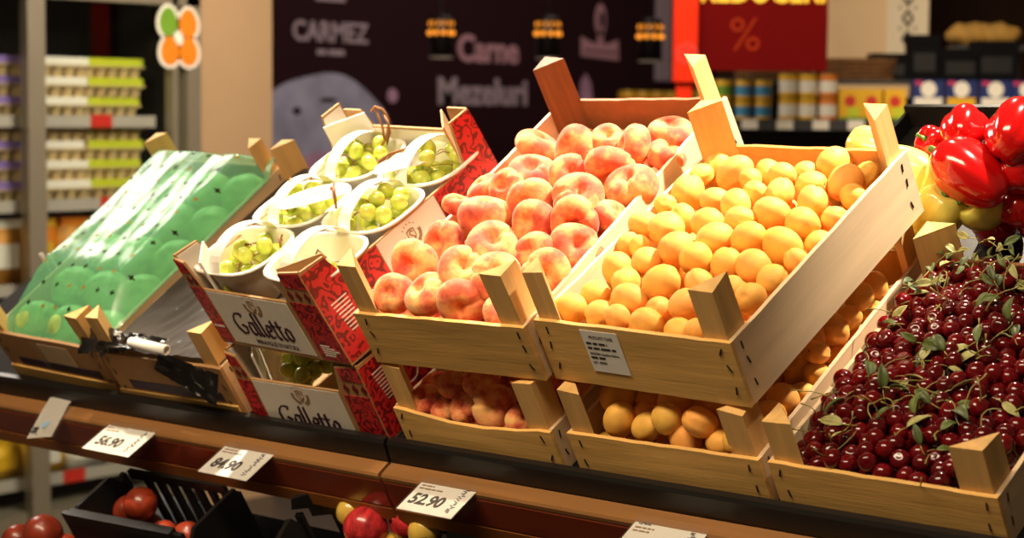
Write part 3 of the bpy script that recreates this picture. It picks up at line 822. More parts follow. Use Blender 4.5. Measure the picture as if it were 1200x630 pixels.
# ================================================================== wooden crates
def crate_matrix(u, v, w, r, t): return SM @ T(u, v, w) @ RZ(r) @ RX(t)
def plank_x(bm, x0, x1, y0, y1, z0, z1, n=14, dip=0.0, seed=0, rough=0.0008):
    r = random.Random(seed)
    cols = []
    for i in range(n + 1):
        f = i / n
        zt = z1 - dip * math.sin(math.pi * min(1, f * 1.02)) ** 1.2 + r.uniform(-rough, rough)
        zb = z0 + r.uniform(-rough, rough) * 0.5
        x = x0 + (x1 - x0) * f
        cols.append([bm.verts.new(p) for p in ((x, y0, zb), (x, y1, zb), (x, y1, zt), (x, y0, zt))])
    for a, b in zip(cols, cols[1:]):
        for k in range(4):
            j = (k + 1) % 4
            bm.faces.new((a[k], b[k], b[j], a[j]))
    bm.faces.new(cols[0]); bm.faces.new(cols[-1][::-1])
def plank_y(bm, y0, y1, x0, x1, z0, z1, z1b=None, n=14, seed=0, rough=0.0008):
    r = random.Random(seed)
    z1b = z1 if z1b is None else z1b
    cols = []
    for i in range(n + 1):
        f = i / n; y = y0 + (y1 - y0) * f
        zt = z1 + (z1b - z1) * f + r.uniform(-rough, rough)
        zb = z0 + r.uniform(-rough, rough) * 0.5
        cols.append([bm.verts.new(p) for p in ((x0, y, zb), (x1, y, zb), (x1, y, zt), (x0, y, zt))])
    for a, b in zip(cols, cols[1:]):
        for k in range(4):
            j = (k + 1) % 4
            bm.faces.new((a[j], b[j], b[k], a[k]))
    bm.faces.new(cols[0][::-1]); bm.faces.new(cols[-1])
def corner_post(bm, x, y, sx, sy, leg, z0, z1, seed):
    """triangular post: right angle at (x, y), legs towards sx, sy"""
    r = random.Random(seed)
    pts = [(x, y), (x + sx * leg, y), (x, y + sy * leg)]
    if sx * sy < 0: pts = pts[::-1]
    prism(bm, pts, z0, [z1 + r.uniform(-0.003, 0.004) for _ in range(3)])
staple_me = finish(bx(-0.0009, 0.0009, -0.0009, 0.0005, -0.0055, 0.0055), 'staple', M['staple'])
def crate(name, label, pose, W, L, H, z0=0.0, post=0.165, leg=0.036, dip=0.0, seed=1, back_H=None, cat='crate', group='wooden fruit crates', back_mat='board_brown_shaded', posts='wood_z', side_H=None, front=True, pscale=(1, 1, 1, 1), back_post='wood_z'):
    c = empty(name, crate_matrix(*pose), label, cat, group)
    th = 0.006; back_H = back_H or H; side_H = side_H or H
    bm = bmesh.new(); plank_x(bm, 0, W, 0, th, z0, H, dip=dip, seed=seed)
    f = obj('front_board', bm, M['wood_x'] if front is True else M[front], c, Matrix())
    bm = bmesh.new(); plank_x(bm, th, W - th, L - th, L, z0, back_H, seed=seed + 1)
    obj('back_board', bm, M[back_mat], c, Matrix())
    for k, (x0, x1) in enumerate(((0, th), (W - th, W))):
        bm = bmesh.new(); plank_y(bm, th + 0.0003, L, x0, x1, z0, side_H, back_H, seed=seed + 2 + k)
        obj('side_board', bm, M['wood_y'], c, Matrix())
    g = th + 0.0004
    for k, (x, y, sx, sy) in enumerate(((g, g, 1, 1), (W - g, g, -1, 1), (g, L - g, 1, -1), (W - g, L - g, -1, -1))):
        bm = bmesh.new(); corner_post(bm, x, y, sx, sy, leg * pscale[k], z0 + 0.005, (post if y < L / 2 else post + (back_H - H)), seed * 7 + k)
        obj('corner_post', bm, M[posts] if k != 2 else M[back_post], c, Matrix(), bevel=0.0008, bseg=1)
    obj('bottom_board', bx(th, W - th, th, L - th, z0, z0 + 0.004), M['wood_y'], c, Matrix())
    r = random.Random(seed + 50)
    for x in (0.016, W - 0.016):
        for zf in ((0.25, 0.6, 0.85) if H - z0 > 0.08 else (0.35, 0.8)):
            link_mesh('staple', staple_me, c, T(x + r.uniform(-0.004, 0.004), -0.0003, z0 + (H - z0) * zf) @ RY(r.uniform(-0.5, 0.5)))
    for y in (0.02, L - 0.02):
        for zf in ((0.25, 0.6, 0.85) if H - z0 > 0.08 else (0.35, 0.8)):
            link_mesh('staple', staple_me, c, T(W + 0.0003, y + r.uniform(-0.004, 0.004), z0 + (H - z0) * zf) @ RZ(math.pi / 2) @ RY(r.uniform(-0.4, 0.4)))
    return c
LZ = -0.0185
crA = crate('fruit_crate', 'upper pale wooden crate full of apricots with white sticker on its front', (-0.0074, 0.0255, 0.1221, -0.0276, 0.0034), 0.3128, 0.4414, 0.094, seed=3, back_mat='board_tan')
crB = crate('fruit_crate', 'upper wooden crate full of flat peaches, left of the apricot crate', (-0.3229, 0.0083, 0.1259, 0.0197, 0.0489), 0.309, 0.5508, 0.0866, seed=9, back_post='wood_shaded')
crE = crate('fruit_crate', 'lower wooden crate of shaded apricots under the upper apricot crate', (0.0, 0.0, 0.0, 0.009, 0.0), 0.30, 0.468, 0.052, z0=LZ, post=0.1165, seed=15, back_mat='board_tan')
crF = crate('fruit_crate', 'lower wooden crate of shaded peaches with sagging front board', (-0.3264, 0.0032, 0.0, -0.0124, 0.0), 0.2961, 0.48, 0.049, z0=LZ, post=0.1195, seed=21, dip=0.013)
crD = crate('fruit_crate', 'wide open wooden crate of cherries at the right end', (0.3124, 0.0037, 0.0006, -0.0109, 0.0023), 0.3038, 0.452, 0.0502, z0=LZ, post=0.108, leg=0.042, seed=27)
crH = crate('fruit_crate', 'crate wrapped in black film with purple printed front, left of the red boxes', (-0.9879, 0.0023, 0.0003, 0.0051, 0.0615), 0.302, 0.53, 0.078, z0=LZ, post=0.145, seed=33, front='kraft', leg=0.034)
crI = crate('fruit_crate', 'leftmost crate, green melons under green perforated film, purple printed front', (-1.3238, 0.0204, 0.0001, -0.0329, 0.1137), 0.3191, 0.4998, 0.080, z0=LZ, post=0.145, seed=39, front='kraft', leg=0.034)
for c, W, L in ((crH, 0.302, 0.53), (crI, 0.3191, 0.4998)):
    obj('purple_band', bx(W * 0.13, W * 0.90, -0.0008, 0.0002, 0.008, 0.026), M['purple_band'], c, Matrix())
    obj('bottom_slat', bx(0.002, W - 0.002, -0.004, -0.0003, LZ, 0.004), M['wood_x'], c, Matrix(), bevel=0.0006)
    tl = c.matrix_world.inverted() @ SM
    lift = 0.029 if c is crH else 0.052
    obj('rear_batten', bx(0.02, W - 0.02, L - 0.05, L - 0.03, LZ - lift, LZ), M['wood_x'], c, Matrix())
# sticker on the apricot crate
sk = empty('crate_sticker', crA.matrix_world @ T(0.0768, -0.0008, 0.066) @ FRONT, 'white paper sticker headed PRODUCT CAISE on the apricot crate front', 'sticker')
bm = bmesh.new(); box(bm, 0, 0.060, -0.042, 0.022, -0.0002, 0.0004); obj('paper', bm, M['paper'], sk)
text('heading', 'PRODUCT: CAISE', 0.0062, M['ink'], sk, T(0.031, 0.012, 0.0006), thick=0.0001, squeeze=0.8)
bm = bmesh.new(); print_lines(bm, 0.004, 0.004, [0.034, 0.046], 0.0032, 0.0074, 0.0003, 0.0007, 4)
print_lines(bm, 0.004, -0.0182, [0.024], 0.0032, 0.0074, 0.0003, 0.0007, 9)
obj('small_print', bm, M['ink'], sk)
text('line', 'ORIGINEA: Republica Moldova', 0.0052, M['ink'], sk, T(0.004, -0.0135, 0.0006), thick=0.0001, squeeze=0.72, align='LEFT')
text('line', 'LOT : 000000', 0.0052, M['ink'], sk, T(0.004, -0.0275, 0.0006), thick=0.0001, squeeze=0.78, align='LEFT')
# plastic document pouch on the melon crate
M['pouch_paper'] = pmat('yellowed_paper_slip', (206, 180, 142), 0.6, 0.05, 40)
po = empty('document_pouch', crI.matrix_world @ T(0.128, -0.0012, 0.074) @ FRONT, 'creased clear document pouch on the front of the melon crate', 'pouch')
bm = bmesh.new()
g = [[bm.verts.new((0.115 * i / 8, -0.05 * j / 5 - 0.004 * (i / 8), 0.002 + 0.0014 * math.sin(i * 1.9 + j * 1.1))) for j in range(6)] for i in range(9)]
for i in range(8):
    for j in range(5): bm.faces.new((g[i][j], g[i][j + 1], g[i + 1][j + 1], g[i + 1][j]))
obj('clear_sheet', bm, M['clear_film'], po, smooth=True)
bm = bmesh.new(); box(bm, 0.012, 0.100, -0.046, -0.004, 0.0, 0.0006); obj('paper_slip', bm, M['pouch_paper'], po)
bm = bmesh.new(); box(bm, 0.004, 0.014, -0.055, -0.0, 0.003, 0.0042); obj('edge_seal', bm, M['clear_film'], po)

# ================================================================== fruit
def solid(n_th, n_ph, fn):
    """closed surface from fn(theta, phi) with poles at phi=0 and pi"""
    bm = bmesh.new()
    top = bm.verts.new(fn(0, 0)); bot = bm.verts.new(fn(0, math.pi))
    rings = [[bm.verts.new(fn(2 * math.pi * i / n_th, math.pi * j / n_ph)) for i in range(n_th)] for j in range(1, n_ph)]
    for i in range(n_th):
        k = (i + 1) % n_th
        bm.faces.new((top, rings[0][i], rings[0][k])); bm.faces.new((bot, rings[-1][k], rings[-1][i]))
        for a, b in zip(rings, rings[1:]): bm.faces.new((a[i], b[i], b[k], a[k]))
    return bm
def wrap(a):
    return (a + math.pi) % (2 * math.pi) - math.pi
def apricot_mesh(seed):
    r = random.Random(seed)
    e = r.uniform(1.04, 1.22); sq = r.uniform(0.88, 0.97); tip = r.uniform(0.0, 0.06); ph = [r.uniform(0, 6.28) for _ in range(4)]
    def fn(th, p):
        s, c = math.sin(p), math.cos(p)
        rad = s * (1 - 0.13 * math.exp(-(wrap(th) / 0.14) ** 2) * s ** 0.5)
        rad *= 1 + 0.018 * math.sin(2 * th + ph[0]) + 0.015 * math.sin(3 * th + ph[1] + 2 * c)
        z = c * e - (tip * (1 if c < -0.9 else 0)) * (-c - 0.9) * 10 * 0.3
        z -= 0.14 * math.exp(-(s / 0.2) ** 2) if c > 0 else 0
        return (rad * math.cos(th), rad * sq * math.sin(th), z)
    return finish(solid(28, 18, fn), 'apricot', M['apricot'], True)
def peach_mesh(seed):
    r = random.Random(seed)
    h = r.uniform(0.56, 0.66); ph = [r.uniform(0, 6.28) for _ in range(4)]; dp = r.uniform(0.36, 0.46); cleft = r.uniform(0.09, 0.16)
    def fn(th, p):
        s, c = math.sin(p), math.cos(p)
        rho = s ** 0.72
        z = h * (abs(c) ** 0.85) * (1 if c >= 0 else -1)
        # ring-shaped body: the middle sinks on both sides
        sink = math.exp(-(rho / 0.25) ** 2)
        z = z - dp * sink * (1 if c > 0 else -0.75)
        z *= 1 + 0.05 * math.sin(2 * th + ph[2])
        g = math.exp(-(wrap(th) / 0.13) ** 2)
        rho2 = rho * (1 - cleft * g * (0.4 + 0.6 * s)) * (1 + 0.03 * math.sin(2 * th + ph[0]) + 0.03 * math.sin(3 * th + ph[1]))
        if c > 0: z -= 0.10 * g * (1 - sink)
        return (rho2 * math.cos(th), rho2 * math.sin(th), z)
    return finish(solid(36, 26, fn), 'flat_peach', M['peach'], True)
AP = [apricot_mesh(k) for k in range(6)]
PE = [peach_mesh(k) for k in range(6)]
bm = bmesh.new(); bmesh.ops.create_uvsphere(bm, u_segments=10, v_segments=6, radius=1)
for v in bm.verts: v.co = Vector((v.co.x * 0.085, v.co.y * 0.085, v.co.z * 0.04))
SCAR = finish(bm, 'stem_scar', M['apricot_stem'], True)

def add_fruit(kind, me, uvw, rot, scale, label, group, scar=None):
    o = bpy.data.objects.new(kind, me); col.objects.link(o)
    sc = Matrix.Diagonal((*scale, 1)) if isinstance(scale, (tuple, list)) else Matrix.Scale(scale, 4)
    o.matrix_world = SM @ T(*uvw) @ rot @ sc
    tag(o, label, kind.replace('_', ' '), group)
    if scar is not None:
        s = bpy.data.objects.new('stem_scar', SCAR); col.objects.link(s); s.parent = o; s.matrix_local = T(0, 0, scar)
    return o
def rnd_axis(r):
    a = Vector((r.gauss(0, 1), r.gauss(0, 1), r.gauss(0, 1))).normalized()
    return axis_frame(a, r.uniform(0, 6.28))

APRICOTS = [(0.0195, 0.0697, 0.2049, 1, 0.95, 0.0206),
    (0.0361, 0.1047, 0.2048, 1, 1, 0.02),
    (0.0733, 0.0624, 0.2062, 1, 1, 0.0195),
    (0.1098, 0.0536, 0.2102, 1, 1, 0.0172),
    (0.1038, 0.0906, 0.2101, 1, 1.1, 0.0238),
    (0.1349, 0.1236, 0.216, 1, 1, 0.0248),
    (0.1515, 0.0556, 0.2007, 1, 0.78, 0.0216),
    (0.0347, 0.1614, 0.2071, 1, 0.9, 0.0225),
    (0.077, 0.1238, 0.2138, 1, 1, 0.0198),
    (0.0835, 0.1661, 0.218, 1, 0.86, 0.0216),
    (0.0411, 0.2091, 0.2113, 1, 0.87, 0.0159),
    (0.0143, 0.2182, 0.209, 1, 1, 0.0151),
    (0.02, 0.2552, 0.2141, 1, 1, 0.0211),
    (0.0675, 0.2403, 0.2208, 1, 0.83, 0.025),
    (0.1195, 0.1912, 0.2238, 1, 0.87, 0.0237),
    (0.1611, 0.1714, 0.2237, 1, 0.79, 0.0234),
    (0.1923, 0.1271, 0.2178, 1, 0.95, 0.0208),
    (0.1927, 0.0889, 0.2129, 1, 1, 0.0211),
    (0.2017, 0.0523, 0.198, 1, 0.94, 0.0182),
    (0.2331, 0.0507, 0.2036, 1, 1, 0.0166),
    (0.1465, 0.0903, 0.1993, 1, 1, 0.0181),
    (0.0163, 0.3115, 0.21, 1, 0.93, 0.0172),
    (0.0259, 0.3526, 0.2057, 1, 0.84, 0.0272),
    (0.0678, 0.2797, 0.2123, 1, 1, 0.0194),
    (0.016, 0.4024, 0.2038, 1, 1, 0.0168),
    (0.0217, 0.4373, 0.197, 1, 1, 0.0229),
    (0.0726, 0.4058, 0.2064, 1, 1.05, 0.0242),
    (0.0994, 0.3155, 0.2195, 1, 1, 0.0195),
    (0.1456, 0.2968, 0.225, 1, 1, 0.0225),
    (0.1276, 0.2534, 0.2252, 1, 0.9, 0.0212),
    (0.1617, 0.2185, 0.2257, 1, 1, 0.022),
    (0.1749, 0.2618, 0.2248, 1, 0.9, 0.021),
    (0.206, 0.2284, 0.2218, 1, 1, 0.0223),
    (0.2021, 0.1758, 0.2158, 1, 1, 0.0215),
    (0.2419, 0.1776, 0.2142, 1, 1.1, 0.0224),
    (0.154, 0.3336, 0.2185, 1, 1, 0.0192),
    (0.1284, 0.4064, 0.2078, 1, 1, 0.0197),
    (0.163, 0.3874, 0.2149, 1, 0.94, 0.0201),
    (0.1898, 0.3378, 0.2198, 1, 1, 0.0202),
    (0.1829, 0.4135, 0.2064, 1, 1, 0.0172),
    (0.2145, 0.376, 0.2117, 1, 0.89, 0.0203),
    (0.206, 0.2897, 0.2204, 1, 1.16, 0.0227),
    (0.2391, 0.3346, 0.2119, 1, 0.86, 0.0216),
    (0.2521, 0.2837, 0.2097, 1, 1.15, 0.0235),
    (0.2492, 0.2353, 0.2084, 1, 1.05, 0.0242),
    (0.2784, 0.3174, 0.1966, 1, 1, 0.0186),
    (0.2139, 0.437, 0.2055, 1, 0.75, 0.0242),
    (0.2515, 0.3977, 0.2024, 1, 1.1, 0.0236),
    (0.262, 0.4316, 0.1938, 1, 1, 0.0169),
    (0.2781, 0.3707, 0.1974, 1, 1, 0.0188),
    (0.2807, 0.2672, 0.1946, 1, 1, 0.0162),
    (0.2798, 0.2148, 0.2004, 1, 1, 0.017),
    (0.2767, 0.1616, 0.2086, 1, 0.9, 0.0201),
    (0.269, 0.1211, 0.2063, 1, 1, 0.0209),
    (0.2358, 0.1299, 0.2104, 1, 1, 0.0169),
    (0.1195, 0.3761, 0.2164, 1, 1, 0.0162)]
PEACHES = [(-0.2732, 0.0453, 0.2212, 0.224, -0.675, 0.703, 0.0289),
    (-0.284, 0.1091, 0.2291, 0.306, -0.836, 0.456, 0.0336),
    (-0.2118, 0.0467, 0.2227, -0.137, -0.334, 0.933, 0.0314),
    (-0.1499, 0.0472, 0.215, 0.548, -0.829, 0.108, 0.0332),
    (-0.266, 0.1586, 0.2306, 0.013, -0.833, 0.553, 0.0326),
    (-0.1783, 0.097, 0.2319, 0.562, -0.292, 0.774, 0.0349),
    (-0.1153, 0.0907, 0.2296, 0.596, -0.374, 0.71, 0.0343),
    (-0.1646, 0.1501, 0.2386, 0.492, -0.153, 0.857, 0.0364),
    (-0.2263, 0.2166, 0.2422, 0.107, 0.453, 0.885, 0.0387),
    (-0.29, 0.2319, 0.2467, 0.381, 0.477, 0.792, 0.0234),
    (-0.2882, 0.289, 0.2391, -0.311, -0.099, 0.945, 0.0274),
    (-0.1664, 0.2513, 0.2472, 0.197, -0.863, 0.466, 0.0336),
    (-0.1299, 0.2074, 0.2428, 0.076, -0.829, 0.555, 0.0318),
    (-0.2236, 0.327, 0.2429, 0.392, 0.013, 0.92, 0.0359),
    (-0.2317, 0.2797, 0.2496, 0.142, -0.613, 0.777, 0.027),
    (-0.2667, 0.4018, 0.2433, 0.476, 0.491, 0.73, 0.0343),
    (-0.1846, 0.3898, 0.2499, -0.066, -0.775, 0.629, 0.0335),
    (-0.1443, 0.418, 0.249, 0.492, -0.153, 0.857, 0.0248),
    (-0.0903, 0.4077, 0.2453, -0.567, -0.58, 0.585, 0.0305),
    (-0.0629, 0.4622, 0.2345, 0.297, 0.15, 0.943, 0.0332),
    (-0.0482, 0.4187, 0.2237, 0.46, 0.379, 0.803, 0.0279),
    (-0.0978, 0.3525, 0.2425, 0.441, -0.842, -0.312, 0.035),
    (-0.1415, 0.3183, 0.2491, 0.668, -0.313, 0.675, 0.0315),
    (-0.0512, 0.3316, 0.2263, 0.063, -0.127, 0.99, 0.0369),
    (-0.096, 0.2711, 0.2433, 0.518, -0.202, 0.831, 0.0367),
    (-0.0746, 0.2263, 0.2357, 0.607, -0.771, 0.193, 0.0333),
    (-0.0468, 0.2706, 0.214, 0.603, 0.325, 0.729, 0.0271),
    (-0.0502, 0.1857, 0.2176, 0.668, -0.313, 0.675, 0.0358),
    (-0.0901, 0.1492, 0.234, 0.048, -0.703, 0.71, 0.0276),
    (-0.0526, 0.1188, 0.2197, 0.582, -0.686, 0.436, 0.0341),
    (-0.0443, 0.0618, 0.218, 0.716, -0.206, 0.668, 0.0235),
    (-0.0767, 0.0402, 0.2096, 0.676, -0.119, 0.728, 0.0236)]
LOW_APRICOTS = [(0.0717, 0.0308, 0.0615, 1, 1, 0.0219),
    (0.05, 0.0638, 0.071, 1, 1, 0.0235),
    (0.0846, 0.0786, 0.0599, 1, 1, 0.0165),
    (0.0972, 0.0531, 0.0547, 1, 1, 0.0174),
    (0.1165, 0.0291, 0.0579, 1, 0.92, 0.0201),
    (0.1534, 0.0296, 0.0754, 1, 0.97, 0.0207),
    (0.1712, 0.0306, 0.0463, 1, 0.95, 0.0217),
    (0.143, 0.0672, 0.075, 1, 0.91, 0.0229),
    (0.2041, 0.0312, 0.0755, 1, 1, 0.0223),
    (0.2289, 0.0278, 0.0496, 1, 1, 0.0188),
    (0.2078, 0.0748, 0.0762, 1, 1, 0.0194),
    (0.2149, 0.0531, 0.0459, 1, 1, 0.0158),
    (0.2558, 0.0249, 0.0623, 1, 1, 0.0156),
    (0.271, 0.1176, 0.056, 1, 1, 0.0212),
    (0.275, 0.0838, 0.0575, 1, 1, 0.0179),
    (0.2739, 0.1554, 0.0319, 1, 1, 0.019),
    (0.2413, 0.2039, 0.041, 1, 1, 0.0238),
    (0.2742, 0.1896, 0.0411, 1, 0.94, 0.0187),
    (0.2723, 0.2557, 0.0661, 1, 1.03, 0.0207),
    (0.2754, 0.2043, 0.0677, 1, 1, 0.0174),
    (0.2741, 0.29, 0.0609, 1, 1, 0.0189),
    (0.2755, 0.2451, 0.0356, 1, 1, 0.0173),
    (0.2559, 0.2277, 0.0697, 1, 1, 0.0176),
    (0.2733, 0.3264, 0.0698, 1, 0.94, 0.0197),
    (0.2743, 0.3638, 0.061, 1, 0.94, 0.0186),
    (0.273, 0.341, 0.0372, 1, 1, 0.02),
    (0.2754, 0.2949, 0.0299, 1, 1, 0.0175),
    (0.2761, 0.3737, 0.0315, 1, 1, 0.0167)]
LOW_PEACHES = [(-0.1621, 0.0393, 0.0446, 0.611, -0.575, 0.544, 0.0331),
    (-0.2133, 0.0323, 0.0415, 0.02, -0.628, 0.778, 0.0239),
    (-0.2927, 0.0697, 0.0391, 0.348, 0.078, 0.934, 0.0295),
    (-0.2533, 0.0291, 0.0361, 0.061, -0.439, 0.896, 0.0205),
    (-0.2443, 0.0554, 0.0619, 0.429, -0.046, 0.902, 0.0241),
    (-0.1983, 0.0632, 0.0618, 0.418, 0.141, 0.898, 0.0263),
    (-0.1104, 0.0306, 0.0347, 0.811, 0.135, 0.569, 0.0233),
    (-0.2881, 0.0333, 0.0455, 0.121, -0.318, 0.94, 0.0256)]
r = random.Random(5)
SPEC_A = {0: 'apricot with a stem dimple in the front left corner of the upper crate',
          5: 'large round smooth apricot in front middle of the upper crate',
          22: 'pointed apricot lying against the left plank of the upper crate',
          26: 'bulging apricot with dark stem dot below the back left post',
          46: 'topmost apricot by the back board of the upper crate, right of middle',
          43: 'apricot with a scabby brown suture, right part of the upper crate'}
rk = ordinal_rows(APRICOTS, 0.05)
for i, q in enumerate(APRICOTS):
    row, k = rk[i]
    lb = SPEC_A.get(i) or 'apricot, %s from left in the %s row back from the upper crate front' % (ORD[k], ORD[row])
    add_fruit('apricot', AP[i % 6], q[:3], rnd_axis(r), q[5] * 0.99, lb, 'apricots in the upper crate', 0.95 if i % 2 == 0 else None)
# the layer these rest on
nlow = 0
for a in range(6):
    for b in range(9):
        u = 0.026 + a * 0.0495 + (0.012 if b % 2 else 0); v = 0.062 + b * 0.0475
        if u > 0.275: continue
        u += r.uniform(-0.002, 0.002)
        add_fruit('apricot', AP[(a + b) % 6], (u - 0.0 + 0.0276 * v, v, 0.1221 + 0.0285), rnd_axis(r), 0.0218, 'apricot in the lower layer beneath the top fruit, upper apricot crate', 'apricots beneath the top layer')
SPEC_P = {21: 'darkest red flat peach, its dimple facing forward, near the back',
          18: 'flat peach standing on edge near the back board',
          9: 'pale yellow flat peach against the left plank, half hidden',
          3: 'flat peach with a dark dimple facing forward behind the front board',
          8: 'yellow flat peach with dark underside lying across its neighbours',
          0: 'small two lobed flat peach in the front left crate corner',
          19: 'flat peach with a red crease by the back right corner'}
rk = ordinal_rows(PEACHES, 0.07)
for i, q in enumerate(PEACHES):
    row, k = rk[i]
    lb = SPEC_P.get(i) or 'flat peach, %s from left in the %s row behind the crate front' % (ORD[k], ORD[row])
    add_fruit('flat_peach', PE[i % 6], q[:3], axis_frame(q[3:6], r.uniform(0, 6.28)), q[6] * 1.05, lb, 'flat peaches in the upper crate', 0.16)
for a in range(4):
    for b in range(7):
        u = -0.278 + a * 0.0735; v = 0.058 + b * 0.074
        add_fruit('flat_peach', PE[(a * 3 + b) % 6], (u - 0.0197 * v, v, 0.1259 + 0.032 + v * 0.049), axis_frame((r.uniform(-0.3, 0.3), r.uniform(-0.3, 0.3), 1), r.uniform(0, 6.28)), 0.0355,
                  'flat peach in the lower layer beneath the top fruit', 'flat peaches beneath the top layer')
rk = ordinal_rows(LOW_APRICOTS, 0.05)
for i, q in enumerate(LOW_APRICOTS):
    row, k = rk[i]
    lb = 'shaded apricot, %s from left in the %s row back, lower apricot crate' % (ORD[k], ORD[row])
    add_fruit('apricot', AP[(i + 2) % 6], q[:3], rnd_axis(r), q[5] * 0.99, lb, 'apricots in the lower crate', 0.95 if i % 2 else None)
for a in range(6):
    for b in range(9):
        u = 0.030 + a * 0.048 + (0.012 if b % 2 else 0); v = 0.034 + b * 0.047
        if u > 0.272 or (1 < a < 4 and b > 4): continue
        add_fruit('apricot', AP[(a + 2 * b) % 6], (u, v, LZ + 0.004 + 0.0225), rnd_axis(r), 0.0215, 'shaded apricot beneath others in the lower apricot crate', 'apricots beneath in the lower crate')
for i, q in enumerate(LOW_PEACHES):
    lb = ['large shaded flat peach, dimple facing forward, beside the lower right post', 'two lobed shaded flat peach left of the large one, lower crate', 'shaded flat peach high at the left in the lower peach crate',
          'small shaded flat peach low in the middle of the lower crate', 'shaded flat peach at the back middle of the lower crate', 'shaded flat peach behind the large one, lower crate',
          'shaded flat peach half hidden behind the lower right post', 'shaded flat peach by the lower left post'][i]
    add_fruit('flat_peach', PE[i % 6], q[:3], axis_frame(q[3:6], r.uniform(0, 6.28)), q[6] * 0.98, lb, 'flat peaches in the lower crate', 0.16)
for a in range(4):
    for b in range(3):
        add_fruit('flat_peach', PE[(a + b) % 6], (-0.278 + a * 0.071, 0.05 + b * 0.072, LZ + 0.004 + 0.024), axis_frame((r.uniform(-0.2, 0.2), r.uniform(-0.2, 0.2), 1), 0), 0.0345, 'shaded flat peach beneath others in the lower peach crate', 'flat peaches beneath in the lower crate')

# ------------------------------------------------------------------ melons and plastic films
def melon_mesh():
    def fn(th, p):
        s, c = math.sin(p), math.cos(p)
        k = 1 + 0.012 * math.cos(9 * th)
        return (s * math.cos(th) * k, s * math.sin(th) * k, c * 0.96 - 0.05 * math.exp(-(s / 0.2) ** 2) * (1 if c > 0 else -1))
    return finish(solid(36, 20, fn), 'melon', M['melon'], True)
ME = melon_mesh()
MI = crI.matrix_world
mel = []
for b in range(5):
    for a in range(3):
        x = 0.057 + a * 0.1015; y = 0.060 + b * 0.094
        mel.append((x, y, LZ + 0.005 + 0.0475))
for i, (x, y, z) in enumerate(mel):
    o = bpy.data.objects.new('melon', ME); col.objects.link(o)
    o.matrix_world = MI @ T(x, y, z + 0.012) @ rnd_axis(r) @ Matrix.Scale(0.0475 + 0.001 * ((i * 7) % 3 - 1), 4)
    tag(o, 'green melon under the film, %s column from left, %s row from the front' % (['left', 'middle', 'right'][i % 3], ORD[i // 3]), 'melon', 'melons under the green film')

def sheet(name, nx, ny, fn, mat, parent, holes=None, mats=None):
    bm = bmesh.new()
    g = [[bm.verts.new(fn(i / nx, j / ny)) for j in range(ny + 1)] for i in range(nx + 1)]
    for i in range(nx):
        for j in range(ny):
            f = bm.faces.new((g[i][j], g[i + 1][j], g[i + 1][j + 1], g[i][j + 1]))
            if holes and holes(i, j): f.material_index = holes(i, j)
    for v in [v for v in bm.verts if not v.link_faces]: bm.verts.remove(v)
    o = obj(name, bm, mats or mat, parent, Matrix(), smooth=True)
    return o
from mathutils import noise
def nz3(x, y, z=0.0): return noise.noise(Vector((x, y, z)))
gf = empty('plastic_film', MI, 'shiny green perforated plastic film over the melons', 'film')
W_, L_ = 0.3191, 0.4998
def film_fn(a, b):
    x = -0.004 + (W_ + 0.006) * a; y = 0.008 + (L_ - 0.016) * b
    base = 0.062 + 0.062 * min(1, math.sin(min(b * 1.5, 0.5) * math.pi)) + 0.010 * b
    side = min(1, min(a, 1 - a) / 0.16); side = math.sin(side * math.pi / 2)
    z = 0.078 * (1 - side) + base * side if b > 0.02 else 0.066
    if b > 0.93: z += (0.102 - z) * (b - 0.93) / 0.07
    lump = 0.0
    x_ = x
    for (mx, my, mz) in mel:
        d2 = ((x - mx) ** 2 + (y - my) ** 2) / 0.045 ** 2
        lump = max(lump, math.exp(-d2))
    z += 0.0025 * lump * side
    z += side * (0.0040 * nz3(x * 13 - y * 3, y * 4, 3.1) + 0.0012 * nz3(x * 44 + y * 9, y * 7, 7.7))
    return (x, y, z)
M['hole_dark'] = pmat('dark_film_perforation', (40, 34, 22), 0.9, 0.1, 20, spec=0.05)
M['hole_gold'] = pmat('golden_film_perforation', (150, 122, 50), 0.9, 0.1, 20, spec=0.05)
def film_hole(i, j):
    if not (6 < i < 90 and 10 < j < 142): return 0
    row = j // 12; q = (i + (row % 2) * 6 + row * 2) % 12
    if j % 12 in (4, 5, 6) and q in (2, 3, 4) and not (j % 12 != 5 and q != 3):
        return 1 if ((i - q) * 7 + row * 3) % 5 < 3 else 2
    return 0
sheet('film', 96, 150, film_fn, M['green_film'], gf, holes=film_hole, mats=[M['green_film'], M['hole_dark'], M['hole_gold']])

